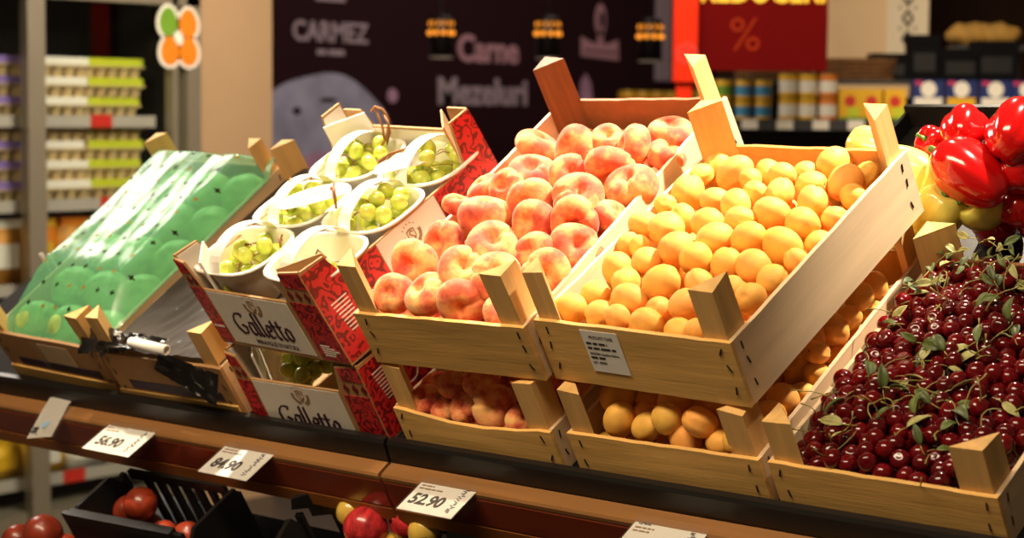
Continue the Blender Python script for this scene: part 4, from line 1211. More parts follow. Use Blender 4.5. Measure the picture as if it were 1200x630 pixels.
MH = crH.matrix_world
df = empty('plastic_film', MH, 'wrinkled dark film covering the crate between melons and grapes', 'film')
def dark_fn(a, b):
    x = 0.004 + 0.294 * a; y = 0.008 + 0.51 * b
    side = math.sin(min(1, min(a, 1 - a) / 0.12) * math.pi / 2)
    z = 0.080 + side * (0.006 - 0.018 * math.sin(math.pi * b) + 0.008 * nz3(x * 16 + y * 9, y * 7, 1.3) + 0.004 * nz3(x * 50 - y * 18, y * 20, 5.0))
    return (x, y, z)
sheet('film', 50, 80, dark_fn, M['dark_film'], df, holes=lambda i, j: 1 if (j % 14 == 5 and (i + (j // 14) * 6) % 12 == 3 and 4 < i < 46) else 0, mats=[M['dark_film'], M['black_plastic']])
def flap(label, pts, amp, seed, M4, nx=26, ny=14, mat='black_film'):
    """four corner points of a crumpled film flap, bilinear with wrinkles"""
    t = empty('film_flap', M4, label, 'film flap')
    p = [Vector(q) for q in pts]
    def fn(a, b):
        v = (p[0] * (1 - a) + p[1] * a) * (1 - b) + (p[3] * (1 - a) + p[2] * a) * b
        e = math.sin(math.pi * a) ** 0.5 * 0.6 + 0.4
        n_ = amp * e * (nz3(a * 7 + seed, b * 3) + 0.6 * nz3(a * 15, b * 7 + seed))
        return v + Vector((0.3 * n_, -abs(n_), 0.8 * n_))
    sheet('film', nx, ny, fn, M[mat], t)
    return t
flap('crumpled black film gathered round the front left post of the wrapped crate', [(-0.045, -0.012, 0.080), (0.165, -0.010, 0.112), (0.165, 0.03, 0.100), (-0.045, 0.03, 0.116)], 0.016, 2.0, MH)
flap('black film flap hanging over the front of the wrapped crate', [(0.150, -0.012, 0.070), (0.285, -0.026, 0.022), (0.312, -0.012, 0.078), (0.160, 0.006, 0.094)], 0.007, 6.0, MH, 18, 10)
wt = empty('paper_roll', MH @ T(0.118, -0.006, 0.117) @ RY(math.pi / 2 + 0.09) @ RX(0.0), 'small white rolled paper lying on the black wrapped crate front', 'paper roll')
bm = bmesh.new(); lathe(bm, [(0.0062, 0), (0.0085, 0), (0.0088, 0.04), (0.0085, 0.085), (0.0062, 0.085), (0.0062, 0)], 14, cap=False)
obj('paper', bm, M['paper'], wt, smooth=True)

# ================================================================== red and white grape boxes
def baked(name, bm_or_me, mat, parent, k, M4=None, smooth=False, bevel=0.0):
    me = bm_or_me if isinstance(bm_or_me, bpy.types.Mesh) else finish(bm_or_me, name, mat, smooth, bevel)
    if M4 is not None: me.transform(M4)
    for v in me.vertices: v.co.x += k * v.co.z
    if not me.materials: me.materials.append(mat)
    return link_mesh(name, me, parent, Matrix())
GOTHIC = [  # pen strokes of the word Galletto: (advance, polylines), x height 1
    (1.62, [[(1.12, 1.28), (1.30, 1.52), (0.78, 1.58), (0.28, 1.38), (0.02, 0.92), (0.10, 0.42), (0.52, 0.02), (1.02, 0.14), (1.18, 0.55), (0.76, 0.72)]]),
    (1.00, [[(0.62, 0.90), (0.22, 1.00), (0.0, 0.76), (0.0, 0.26), (0.24, 0.0), (0.62, 0.28)], [(0.62, 1.02), (0.62, 0.22), (0.82, 0.0)]]),
    (0.52, [[(0.0, 1.72), (0.04, 0.24), (0.24, 0.0)]]), (0.52, [[(0.0, 1.72), (0.04, 0.24), (0.24, 0.0)]]),
    (0.86, [[(0.06, 0.46), (0.58, 0.62), (0.54, 0.86), (0.28, 1.0), (0.0, 0.76), (0.0, 0.26), (0.26, 0.0), (0.60, 0.18)]]),
    (0.68, [[(0.10, 1.40), (0.10, 0.24), (0.30, 0.0), (0.44, 0.10)], [(-0.14, 1.0), (0.42, 1.0)]]),
    (0.70, [[(0.10, 1.40), (0.10, 0.24), (0.30, 0.0), (0.44, 0.10)], [(-0.14, 1.0), (0.42, 1.0)]]),
    (0.80, [[(0.30, 1.0), (0.0, 0.76), (0.0, 0.26), (0.30, 0.0), (0.60, 0.26), (0.60, 0.76), (0.30, 1.0)]])]
def gothic(sx, sz):
    bm = bmesh.new(); x0 = 0.0
    nx, nz_ = 0.155, 0.075
    for adv, lines in GOTHIC:
        for ln in lines:
            for (xa, za), (xb, zb_) in zip(ln, ln[1:]):
                d = math.hypot(xb - xa, zb_ - za); px, pz = -(zb_ - za) / d * 0.06, (xb - xa) / d * 0.06
                quad = [(xa - nx, za - nz_), (xb - nx, zb_ - nz_), (xb + nx, zb_ + nz_), (xa + nx, za + nz_)]
                area_ = sum(quad[i][0] * quad[(i + 1) % 4][1] - quad[(i + 1) % 4][0] * quad[i][1] for i in range(4))
                if abs(area_) < 0.10: quad = [(xa + px - nx * 0.4, za + pz), (xa - px - nx * 0.4, za - pz), (xb - px + nx * 0.4, zb_ - pz), (xb + px + nx * 0.4, zb_ + pz)]
                panel(bm, [((x0 + q[0]) * sx, q[1] * sz) for q in quad], -0.0002, 0.0002)
        x0 += adv
    return bm
def grape_box(label, pose, W, L, hc, hw, hb, hs, k, z0=0.0, seed=1):
    """cardboard box: low printed front between taller corner wings; hc centre, hw wings, hb back, hs side heights"""
    c = empty('grape_box', crate_matrix(*pose), label, 'box', 'red and white grape boxes')
    t = 0.004; xl, xr = 0.036, 0.226
    def B(name, bm, m, M4=None, **kw): return baked(name, bm, M[m], c, k, M4, **kw)
    bm = bmesh.new(); panel(bm, [(0, z0), (W, z0), (W, hw + 0.006), (W - 0.048, hw), (xr + 0.004, hc), (xl - 0.002, hc), (xl - 0.014, hw - 0.006), (0, hw)], 0, t)
    B('front_wall', bm, 'kraft')
    hb2 = hb + 0.040
    for s, x0, x1 in ((0, 0, t), (1, W - t, W)):
        bm = bmesh.new(); xpanel(bm, [(t, z0), (L - t, z0), (L - t, hb2), (L - 0.045, hb2), (L - 0.06, hs), (0.062, hs), (0.050, hw), (t, hw + 0.004)], x0, x1)
        B('side_wall', bm, 'kraft')
        bm = bmesh.new(); xi0, xi1 = (x1 + 0.0002, x1 + 0.001) if s == 0 else (x0 - 0.001, x0 - 0.0002)
        xpanel(bm, [(t + 0.002, z0 + 0.005), (L - t - 0.002, z0 + 0.005), (L - t - 0.002, hb2 - 0.004), (L - 0.046, hb2 - 0.004), (L - 0.062, hs - 0.002), (0.060, hs - 0.002), (0.048, hw - 0.002), (t + 0.002, hw)], xi0, xi1)
        B('white_lining', bm, 'white_card')
    bm = bmesh.new(); panel(bm, [(t, z0), (W - t, z0), (W - t, hb2), (W - 0.045, hb2), (W - 0.055, hb), (0.055, hb), (0.045, hb2 - 0.012), (t, hb2 - 0.012)], L - t, L)
    B('back_wall', bm, 'kraft')
    bm = bmesh.new(); panel(bm, [(t + 0.002, z0 + 0.005), (W - t - 0.002, z0 + 0.005), (W - t - 0.002, hb - 0.004), (t + 0.002, hb - 0.004)], L - t - 0.001, L - t - 0.0002)
    B('white_lining', bm, 'white_card')
    bm = bmesh.new(); box(bm, t, W - t, t, L - t, z0, z0 + 0.004); B('bottom', bm, 'kraft')
    # folded triangular columns in the corners
    for n_, (x, y, sx, sy, h, m) in enumerate(((t + 0.001, t + 0.001, 1, 1, hw - 0.006, 'white_card'), (W - t - 0.001, t + 0.001, -1, 1, hw + 0.002, 'kraft'), (t + 0.001, L - t - 0.001, 1, -1, hb2 - 0.014, 'white_card'), (W - t - 0.001, L - t - 0.001, -1, -1, hb2 - 0.002, 'kraft'))):
        a = (x, y); b = (x + sx * 0.050, y); d = (x, y + sy * 0.050)
        bm = bmesh.new()
        nx, ny = sx * 0.7071 * 0.003, sy * 0.7071 * 0.003
        q = [(b[0], b[1]), (d[0], d[1]), (d[0] + nx, d[1] + ny), (b[0] + nx, b[1] + ny)]
        if sx * sy < 0: q = q[::-1]
        prism(bm, q, z0 + 0.005, h)
        B('corner_column', bm, m)
    # print on the front
    e = 0.0006
    bm = bmesh.new(); panel(bm, [(xl, z0 + 0.006), (xr, z0 + 0.006), (xr, hc - 0.003), (xl, hc - 0.002)], -e, 0.0001); B('white_panel', bm, 'white_card')
    def red(poly, y0=-e, y1=0.0001): bm = bmesh.new(); panel(bm, poly, y0, y1); B('damask_panel', bm, 'damask')
    zb = hw - 0.050
    red([(0.001, z0 + 0.004), (xl - 0.004, z0 + 0.004), (xl - 0.004, zb), (0.001, zb)])
    red([(0.001, zb + 0.026), (xl - 0.010, zb + 0.026), (xl - 0.016, hw - 0.009), (0.001, hw - 0.002)])
    red([(xr + 0.012, z0 + 0.004), (W - 0.001, z0 + 0.004), (W - 0.001, zb), (xr + 0.012, zb)])
    red([(xr + 0.022, zb + 0.026), (W - 0.001, zb + 0.026), (W - 0.001, hw + 0.003), (xr + 0.022, hw - 0.002)])
    for cx0, n_, st_ in ((xr + 0.020, 3, 0.0185), (0.008, 2, 0.013)):
        for q in range(n_):
            cx = cx0 + 0.004 + q * st_; cz = zb + 0.013
            bm = bmesh.new(); panel(bm, [(cx - 0.006, cz), (cx, cz - 0.009), (cx + 0.006, cz), (cx, cz + 0.009)], -e * 1.4, 0.0001)
            B('printed_rhombus', bm, 'purple_band' if False else 'damask_dark')
    # print on the right side (faces +x)
    def side(name, poly, m, x1=W + e): bm = bmesh.new(); xpanel(bm, poly, W - 0.0001, x1); B(name, bm, m)
    side('damask_panel', [(0.002, z0 + 0.004), (0.135, z0 + 0.004), (0.135, hs - 0.002), (0.064, hs - 0.002), (0.050, hw - 0.003), (0.002, hw - 0.001)], 'damask')
    side('white_panel', [(0.137, z0 + 0.004), (0.268, z0 + 0.004), (0.268, hs - 0.002), (0.137, hs - 0.002)], 'white_card')
    side('damask_panel', [(0.270, z0 + 0.004), (L - 0.002, z0 + 0.004), (L - 0.002, hb2 - 0.002), (L - 0.043, hb2 - 0.002), (L - 0.058, hs - 0.002), (0.270, hs - 0.002)], 'damask')
    for q in range(9):
        side('white_text_line', [(0.020 + 0.0012 * q, 0.088 - 0.006 * q), (0.052, 0.088 - 0.006 * q), (0.052, 0.0898 - 0.006 * q), (0.020 + 0.0012 * q, 0.0898 - 0.006 * q)], 'white_card', W + 2 * e)
    bm = bmesh.new(); lathe(bm, [(0.016, 0), (0.0185, 0), (0.0185, 0.0006), (0.016, 0.0006), (0.016, 0)], 28, cap=False)
    B('white_ring', bm, 'white_card', T(W + e, 0.086, 0.050) @ RY(math.pi / 2))
    # crest and lettering
    cx = (xl + xr) / 2
    def crest(Mx):
        bm = bmesh.new()
        for sgn in (-1, 1):
            for q in range(7):
                a = -0.5 * math.pi + sgn * (0.25 + 0.22 * q)
                px, pz = 0.0165 * math.cos(a), 0.0135 * math.sin(a)
                d = a + sgn * 1.1
                w_ = 0.0016
                for ang in (d, d + sgn * 1.0):
                    ex, ez = px + 0.006 * math.cos(ang), pz + 0.006 * math.sin(ang)
                    mx_, mz_ = (px + ex) / 2, (pz + ez) / 2
                    nx_, nz_ = -math.sin(ang) * w_, math.cos(ang) * w_
                    panel(bm, [(px, pz), (mx_ + nx_, mz_ + nz_), (ex, ez), (mx_ - nx_, mz_ - nz_)], -0.0002, 0.0002)
        sh = [(-0.008, 0.010), (0, 0.012), (0.008, 0.010), (0.008, -0.002), (0, -0.012), (-0.008, -0.002)]
        si = [(x * 0.8, z * 0.8) for x, z in sh]
        for i in range(6):
            j = (i + 1) % 6
            panel(bm, [sh[i], si[i], si[j], sh[j]], -0.0002, 0.0002)
        pts = [(0.004, 0.006), (0.0, 0.008), (-0.004, 0.005), (0.0, 0.001), (0.004, -0.003), (0.0, -0.007), (-0.004, -0.005)]
        tube(bm, [(x, 0, z) for x, z in pts], 0.0011, 5)
        for q in range(5):
            a = math.pi / 2 + (q - 2) * 0.36
            x, z = 0.0185 * math.cos(a), 0.0185 * math.sin(a) + 0.001
            panel(bm, [(x - 0.0012, z), (x, z - 0.0016), (x + 0.0012, z), (x, z + 0.0016)], -0.0002, 0.0002)
        return bm
    zc = hc - 0.020
    B('crest', crest(None), 'ink_brown', T(cx + 0.004, -e * 1.3, zc))
    B('crest', crest(None), 'ink_brown', T(W + e * 1.4, 0.200, hs - 0.028) @ RZ(math.pi / 2))
    B('lettering', gothic(0.0198, 0.0240), 'ink_purple', T(cx + 0.001 - 0.066, -e * 1.3, zc - 0.054 + (0.0 if z0 == 0.0 else -0.008)))
    if z0 == 0.0:
        me = text_mesh('MERAVIGLIE DI NATURA', 0.0112, 0.0001, 0.0002, 0.0, 0.80); me.materials.append(M['ink_purple'])
        B('motto', me, 'ink_purple', T(cx + 0.012, -e * 1.3, zc - 0.066) @ FRONT)
    if z0 == 0.0:
        bm = bmesh.new(); print_lines(bm, 0, 0, [0.020, 0.028, 0.036, 0.026, 0.022], 0.0022, 0.0042, -0.0002, 0.0002, 3)
        B('fine_print', bm, 'white_card', T(xr + 0.024, -e * 1.5, 0.030) @ FRONT)
        bm = bmesh.new(); print_lines(bm, 0, 0, [0.026], 0.0032, 0.005, -0.0002, 0.0002, 8)
        B('fine_print', bm, 'white_card', T(0.004, -e * 1.5, 0.034) @ FRONT)
    return c
M['damask_dark'] = pmat('dark_red_print', (112, 20, 22), 0.5, 0.05, 20)
bx1 = grape_box('lower red and white grape box partly hidden by the black bumper', (-0.6548, 0.001, 0.0, 0.0, 0.0), 0.292, 0.40, 0.066, 0.112, 0.112 - 0.040, 0.090, -0.02, z0=LZ, seed=1)
bx2 = grape_box('upper red and white grape box lettered Galletto, holding white punnets', (-0.6642, 0.0147, 0.1186 + 0.003, -0.055, 0.02), 0.298, 0.405, 0.100, 0.152, 0.143, 0.116, -0.17, seed=2)

# grapes in white punnets
def grape_mesh():
    def fn(th, p):
        s, c = math.sin(p), math.cos(p)
        return (s * math.cos(th), s * math.sin(th), 1.16 * c)
    return finish(solid(16, 12, fn), 'grape', M['grape'], True)
GR = grape_mesh()
def sup(a, n=3.2):
    c, s = math.cos(a), math.sin(a)
    q = (abs(c) ** n + abs(s) ** n) ** (-1 / n)
    return c * q, s * q
def punnet(label, u, v, w, rx, ry, dep, rot, tilt=(0, 0), handle=True):
    t = empty('punnet', SM @ T(u, v, w) @ RZ(rot) @ RX(tilt[0]) @ RY(tilt[1]), label, 'punnet', 'white grape punnets')
    bm = bmesh.new(); n = 36
    prof = [(0.72, 0.0), (0.80, 0.006), (0.90, dep * 0.6), (0.965, dep * 0.92), (1.0, dep), (1.06, dep + 0.002), (1.07, dep - 0.004), (1.03, dep - 0.004), (0.985, dep * 0.9), (0.93, dep * 0.6), (0.83, 0.010), (0.74, 0.0035)]
    # outer wall up, lip, inner wall down
    prof = [(0.72, 0.0), (0.83, 0.006), (0.93, dep * 0.6), (1.0, dep * 0.94), (1.07, dep - 0.003), (1.075, dep), (1.0, dep + 0.001), (0.965, dep * 0.93), (0.90, dep * 0.6), (0.80, 0.009), (0.70, 0.003)]
    rings = [[bm.verts.new((rx * f * sup(2 * math.pi * k / n)[0], ry * f * sup(2 * math.pi * k / n)[1], z)) for k in range(n)] for f, z in prof]
    for a, b in zip(rings, rings[1:]):
        for k in range(n):
            j = (k + 1) % n; bm.faces.new((a[k], a[j], b[j], b[k]))
    bm.faces.new(rings[0][::-1]); bm.faces.new(rings[-1])
    obj('tray', bm, M['punnet'], t, Matrix(), smooth=True)
    if handle:
        bm = bmesh.new(); N = 18; hw_ = 0.013
        va = []
        for i in range(N + 1):
            f = i / N; y = -ry * 1.03 + 2.06 * ry * f; z = dep + 0.036 * math.sin(math.pi * f) ** 0.55
            va.append([bm.verts.new((sx * hw_, y, z + dz)) for sx, dz in ((-1, 0), (1, 0), (1, 0.0016), (-1, 0.0016))])
        for a, b in zip(va, va[1:]):
            for k in range(4):
                j = (k + 1) % 4; bm.faces.new((a[k], b[k], b[j], a[j]))
        bm.faces.new(va[0]); bm.faces.new(va[-1][::-1])
        obj('handle', bm, M['punnet'], t, Matrix(), smooth=False)
    return t
def bunch(label, pun, rx, ry, dep, n, seed, gr=0.0125, fill=1.0):
    rr = random.Random(seed)
    t = empty('grape_bunch', pun.matrix_world @ T(0, 0, 0.012), label, 'grapes', 'bunches of green grapes')
    pts = []
    tries = 0
    while len(pts) < n and tries < 4000:
        tries += 1
        a = rr.uniform(0, 6.28); q = math.sqrt(rr.random()) * 0.80
        x, y = rx * q * math.cos(a), ry * q * math.sin(a)
        z = dep * 0.35 + rr.random() * dep * 0.72 * fill * (1 - 0.45 * q * q)
        if all((x - p[0]) ** 2 + (y - p[1]) ** 2 + (z - p[2]) ** 2 > (1.72 * gr) ** 2 for p in pts): pts.append((x, y, z))
    for p in pts:
        o = bpy.data.objects.new('grape', GR); col.objects.link(o); o.parent = t
        o.matrix_local = T(*p) @ axis_frame((rr.gauss(0, 1), rr.gauss(0, 1), rr.gauss(0, 1) + 0.5), 0) @ Matrix.Scale(gr * rr.uniform(0.92, 1.08), 4)
    bm = bmesh.new()
    top = max(p[2] for p in pts)
    tube(bm, [(-0.02, -0.01, dep * 0.4), (-0.01, 0.0, dep * 0.7), (0.004, 0.006, dep * 0.95), (0.010, 0.010, top + 0.004)], 0.0016, 6)
    for k in range(min(14, len(pts))):
        p = pts[k]; tube(bm, [(0, 0.003, min(p[2] + 0.012, dep * 0.9)), (p[0] * 0.6, p[1] * 0.6, p[2] + 0.010), p], 0.0008, 5)
    obj('stalk', bm, M['grape_stem'], t, Matrix(), smooth=True)
    return t
PUN = [('front left', -0.616, 0.086), ('front right', -0.456, 0.084), ('middle left', -0.609, 0.216), ('middle right', -0.449, 0.212), ('back left', -0.600, 0.346), ('back right', -0.440, 0.340)]
for i, (nm, u, v) in enumerate(PUN):
    rx, ry, dep = 0.0735, 0.0615, 0.070
    w = 0.1216 + 0.052 + 0.02 * v
    pn = punnet('white plastic punnet, %s of six in the upper grape box' % nm, u, v, w, rx, ry, dep, -0.05)
    bunch('bunch of green grapes in the %s punnet' % nm, pn, rx, ry, dep, [15, 8, 17, 20, 20, 20][i], 40 + i, fill=[0.75, 0.5, 1.0, 1.05, 1.15, 1.15][i])
bm = bmesh.new(); box(bm, 0.008, 0.288, 0.058, 0.348, 0.046, 0.050)
obj('inner_tray', bm, M['white_card'], bx2, Matrix())
bm = bmesh.new(); box(bm, 0.02, 0.276, 0.07, 0.33, 0.005, 0.046)
obj('inner_spacer', bm, M['white_card'], bx2, Matrix())
for k, (x, nm) in enumerate(((0.085, 'left'), (0.205, 'right'))):
    pn = empty('punnet', bx1.matrix_world @ T(x, 0.075, LZ + 0.006), 'shaded white punnet in the lower grape box, %s one behind the gap' % nm, 'punnet', 'punnets in the lower box')
    me = [o_ for o_ in bpy.data.objects if o_.name.startswith('tray')][0].data
    link_mesh('tray', me, pn, Matrix.Diagonal((0.80, 1.0, 1.0, 1)))
    bunch('shaded bunch of grapes in the %s punnet of the lower grape box' % nm, pn, 0.056, 0.056, 0.070, 18, 70 + k, fill=1.0)
def handle_plate(label, u, v, w, rx, ry, rot, seed):
    t = empty('handle_plate', SM @ T(u, v, w) @ RZ(rot), label, 'label plate', 'white handle plates')
    rr = random.Random(seed); n = 44
    bm = bmesh.new()
    pts = [(rx * math.cos(2 * math.pi * k / n) * (1 + 0.07 * (k % 2) * rr.random()), ry * math.sin(2 * math.pi * k / n) * (1 + 0.07 * (k % 2) * rr.random())) for k in range(n)]
    prism(bm, pts, 0, 0.0015)
    for v_ in bm.verts: v_.co.z += 0.004 * math.cos(v_.co.x / rx * 1.2) + 0.002 * math.sin(v_.co.y / ry * 3)
    obj('plate', bm, M['punnet'], t, Matrix())
    for k in range(3):
        obj('print_mark', bx(-0.012 + 0.012 * k, -0.006 + 0.012 * k, 0.004, 0.007, 0.0052, 0.0062), M['ink_brown'], t, Matrix())
    return t
handle_plate('large jagged white handle plate over the middle left grape punnet', -0.548, 0.196, 0.272, 0.058, 0.026, 0.5, 1)
handle_plate('jagged white handle plate beside the brown vine twig', -0.456, 0.302, 0.268, 0.044, 0.022, 0.5, 2)
def vine(label, pts, r0, side):
    o = bmesh.new(); tube(o, pts, [r0 * (1 - 0.5 * i / (len(pts) - 1)) for i in range(len(pts))], 7)
    for s in side: tube(o, s, r0 * 0.5, 6)
    ob = obj('vine_twig', o, M['grape_stem'], None, SM, smooth=True)
    tag(ob, label, 'vine twig', 'brown vine twigs among the grapes')
vine('brown curled vine twig standing behind the back punnets', [(-0.578, 0.392, 0.250), (-0.566, 0.398, 0.268), (-0.560, 0.402, 0.290), (-0.566, 0.404, 0.306), (-0.578, 0.402, 0.312), (-0.588, 0.398, 0.306)], 0.0042, [[(-0.564, 0.400, 0.300), (-0.550, 0.392, 0.288), (-0.552, 0.378, 0.270), (-0.562, 0.366, 0.258)], [(-0.580, 0.402, 0.311), (-0.570, 0.394, 0.282), (-0.568, 0.386, 0.262)]])
vine('brown knobbly vine twig lying over the back right punnet', [(-0.520, 0.318, 0.262), (-0.500, 0.326, 0.272), (-0.480, 0.336, 0.274), (-0.462, 0.346, 0.277), (-0.444, 0.344, 0.272)], 0.0034, [[(-0.500, 0.326, 0.272), (-0.504, 0.310, 0.262), (-0.500, 0.300, 0.254)], [(-0.462, 0.346, 0.277), (-0.452, 0.352, 0.268)], [(-0.520, 0.318, 0.262), (-0.534, 0.312, 0.250)]])
vine('thin brown vine twig leaning on the middle left punnet', [(-0.628, 0.165, 0.246), (-0.618, 0.178, 0.262), (-0.612, 0.200, 0.276), (-0.616, 0.222, 0.290)], 0.0028, [[(-0.616, 0.185, 0.266), (-0.598, 0.178, 0.258)]])
vine('short brown vine stub on the middle left punnet handle', [(-0.520, 0.212, 0.280), (-0.508, 0.206, 0.286), (-0.500, 0.196, 0.278), (-0.496, 0.186, 0.262)], 0.0040, [[(-0.508, 0.206, 0.284), (-0.514, 0.216, 0.290)]])
vine('short brown vine stub at the front left punnet handle', [(-0.552, 0.110, 0.252), (-0.545, 0.104, 0.258), (-0.538, 0.094, 0.250)], 0.0032, [[(-0.545, 0.104, 0.256), (-0.540, 0.108, 0.264)]])

# ================================================================== cherries, stems and leaves
def cherry_parts(seed):
    def fn(th, p):
        s, c = math.sin(p), math.cos(p)
        k = 1 - 0.03 * math.exp(-(wrap(th) / 0.3) ** 2)
        return (s * math.cos(th) * 1.04 * k, s * math.sin(th) * k, c * 0.95 - (0.22 * math.exp(-(s / 0.3) ** 2) if c > 0 else 0))
    return finish(solid(18, 12, fn), 'cherry', M['cherry'], True)
CH = cherry_parts(1)
def stem_me(seed):
    rr = random.Random(seed); bm = bmesh.new()
    L = rr.uniform(2.4, 3.6); a = rr.uniform(0, 6.28); bend = rr.uniform(0.4, 1.3)
    pts = [(0.0, 0.0, 0.70)] + [(bend * math.cos(a) * (f ** 2) * L * 0.5, bend * math.sin(a) * (f ** 2) * L * 0.5, 0.7 + L * f * (1 - 0.25 * bend * f)) for f in (0.2, 0.4, 0.6, 0.8, 1.0)]
    tube(bm, pts, [0.075, 0.06, 0.055, 0.055, 0.06, 0.10], 5)
    return finish(bm, 'stem', M['cherry_stem'], True)
ST = [stem_me(k) for k in range(8)]
rr = random.Random(77)
cu0, cu1, cv0, cv1 = 0.330, 0.598, 0.020, 0.434
def heap(u, v):
    fu = (u - cu0) / (cu1 - cu0); fv = (v - cv0) / (cv1 - cv0)
    return 0.028 + 0.026 * math.sin(math.pi * min(1, max(0, fu)) ** 0.8) + 0.020 * fv + 0.010 * math.sin(math.pi * fv)
cher = []
d = 0.0232
rows = int((cv1 - cv0) / (d * 0.86)) + 1
for b in range(rows):
    for a in range(int((cu1 - cu0) / d) + 1):
        u = cu0 + a * d + (d / 2 if b % 2 else 0) + rr.uniform(-0.005, 0.005); v = cv0 + b * d * 0.86 + rr.uniform(-0.0035, 0.0035)
        if u > cu1 or v > cv1: continue
        if v > 0.33 and rr.random() < 0.25: continue
        if (u > cu1 - 0.045 and v < cv0 + 0.045 and u - (cu1 - 0.045) > (v - cv0)): continue
        cher.append((u - 0.004, v, heap(u, v) + rr.uniform(-0.007, 0.008)))
cher = cher[:298]
for i, p in enumerate(cher):
    ax = Vector((rr.gauss(0, 0.6), rr.gauss(0, 0.6) - 0.2, rr.gauss(0.5, 0.6))).normalized()
    o = bpy.data.objects.new('cherry', CH); col.objects.link(o)
    o.matrix_world = SM @ T(*p) @ axis_frame(ax, rr.uniform(0, 6.28)) @ Matrix.Scale(rr.uniform(0.0116, 0.0134), 4)
    tag(o, 'glossy dark red cherry in the heap filling the right hand crate', 'cherry', 'cherries in the open crate')
    if rr.random() < 0.28 and ax.z > -0.1:
        s = bpy.data.objects.new('stem', ST[i % 8]); col.objects.link(s); s.parent = o; s.matrix_local = RZ(rr.uniform(0, 6.28))
# the cherries beneath
bm = bmesh.new()
for b in range(17):
    for a in range(11):
        u = 0.334 + a * 0.0255 + (0.012 if b % 2 else 0); v = 0.026 + b * 0.0245
        if u > 0.594: continue
        bmesh.ops.create_icosphere(bm, subdivisions=2, radius=0.0122, matrix=T(u, v, heap(u, v) - 0.019))
o = obj('cherry_pile', bm, M['cherry'], None, SM, smooth=True)
tag(o, 'deep layer of dark cherries beneath the heap in the right hand crate', 'cherries', kind='stuff')
def leaf_me(seed, curl):
    r2 = random.Random(seed); bm = bmesh.new(); n = 9
    wd = r2.uniform(0.34, 0.46)
    rows_ = []
    for i in range(n + 1):
        f = i / n; w_ = wd * math.sin(math.pi * f ** 0.8) ** 0.8 * (1 + 0.05 * (i % 2))
        y = f * 1.0; zc = curl * math.sin(f * 2.4) * 0.3 - curl * 0.25 * f
        rows_.append([bm.verts.new((sx * w_ * 0.5, y, zc + abs(sx) * w_ * 0.25 + 0.01 * math.sin(9 * f + sx))) for sx in (-1, -0.5, 0, 0.5, 1)])
    for a, b in zip(rows_, rows_[1:]):
        for k in range(4): bm.faces.new((a[k], a[k + 1], b[k + 1], b[k]))
    bmesh.ops.remove_doubles(bm, verts=bm.verts, dist=0.0005)
    bmesh.ops.solidify(bm, geom=bm.faces[:], thickness=0.012)
    return bm
LEAF = [finish(leaf_me(k, [0.2, 0.6, 0.9][k % 3]), 'cherry_leaf', M['leaf' if k % 3 else 'leaf_pale'], True) for k in range(6)]
bm = bmesh.new(); tube(bm, [(0, 0, 0), (0, -0.15, 0.02), (0.03, -0.32, 0.0), (0.09, -0.5, -0.06)], 0.022, 5); tube(bm, [(0, 0, 0.008), (0, 0.5, 0.05), (0, 0.9, 0.03)], 0.012, 5)
PETI = finish(bm, 'leaf_stalk', M['cherry_stem'], True)
def leaf(k, u, v, lift, size):
    o = bpy.data.objects.new('cherry_leaf', LEAF[k % 6]); col.objects.link(o)
    ax = Vector((rr.gauss(0, 0.55), rr.gauss(0, 0.55) - 0.25, 1)).normalized()
    o.matrix_world = SM @ T(u, v, heap(u, v) + lift) @ axis_frame(ax, rr.uniform(0, 6.28)) @ Matrix.Scale(size, 4)
    back = v > 0.33
    tag(o, 'green leaf in the leafy tuft at the back of the cherry crate' if back else 'green leaf lying among the cherries', 'leaf', 'leaves at the back of the cherries' if back else 'leaves among the cherries')
    s = bpy.data.objects.new('leaf_stalk', PETI); col.objects.link(s); s.parent = o
for k in range(38):
    leaf(k, rr.uniform(cu0 + 0.005, cu1 - 0.02), rr.uniform(cv0 + 0.01, 0.33), rr.uniform(0.010, 0.016), rr.uniform(0.022, 0.038))
for k in range(60):
    leaf(k, rr.uniform(cu0 - 0.004, cu1 - 0.01), rr.uniform(0.335, 0.435), rr.uniform(0.008, 0.034), rr.uniform(0.018, 0.029))
TW = []
for k in range(5):
    bm = bmesh.new(); r2 = random.Random(90 + k); p = Vector((0, 0, 0)); pts = [p.copy()]
    dv = Vector((r2.uniform(-1, 1), r2.uniform(-1, 1), r2.uniform(0, 0.4))).normalized()
    for i in range(6):
        dv = (dv + Vector((r2.uniform(-0.5, 0.5), r2.uniform(-0.5, 0.5), r2.uniform(-0.35, 0.2)))).normalized(); p = p + dv * 0.009; pts.append(p.copy())
    tube(bm, pts, [0.0013, 0.0009, 0.0008, 0.0008, 0.0008, 0.0008, 0.0012], 5)
    TW.append(finish(bm, 'cherry_twig', M['cherry_stem'], True))
for k in range(44):
    v = rr.uniform(cv0 + 0.01, 0.32) if k < 26 else rr.uniform(0.32, 0.43); u = rr.uniform(cu0, cu1 - 0.02)
    o = bpy.data.objects.new('cherry_twig', TW[k % 5]); col.objects.link(o)
    o.matrix_world = SM @ T(u, v, heap(u, v) + rr.uniform(0.010, 0.015)) @ RZ(rr.uniform(0, 6.28))
    tag(o, 'loose thin cherry stalk lying on the cherries', 'stalk', 'loose stalks on the cherries')

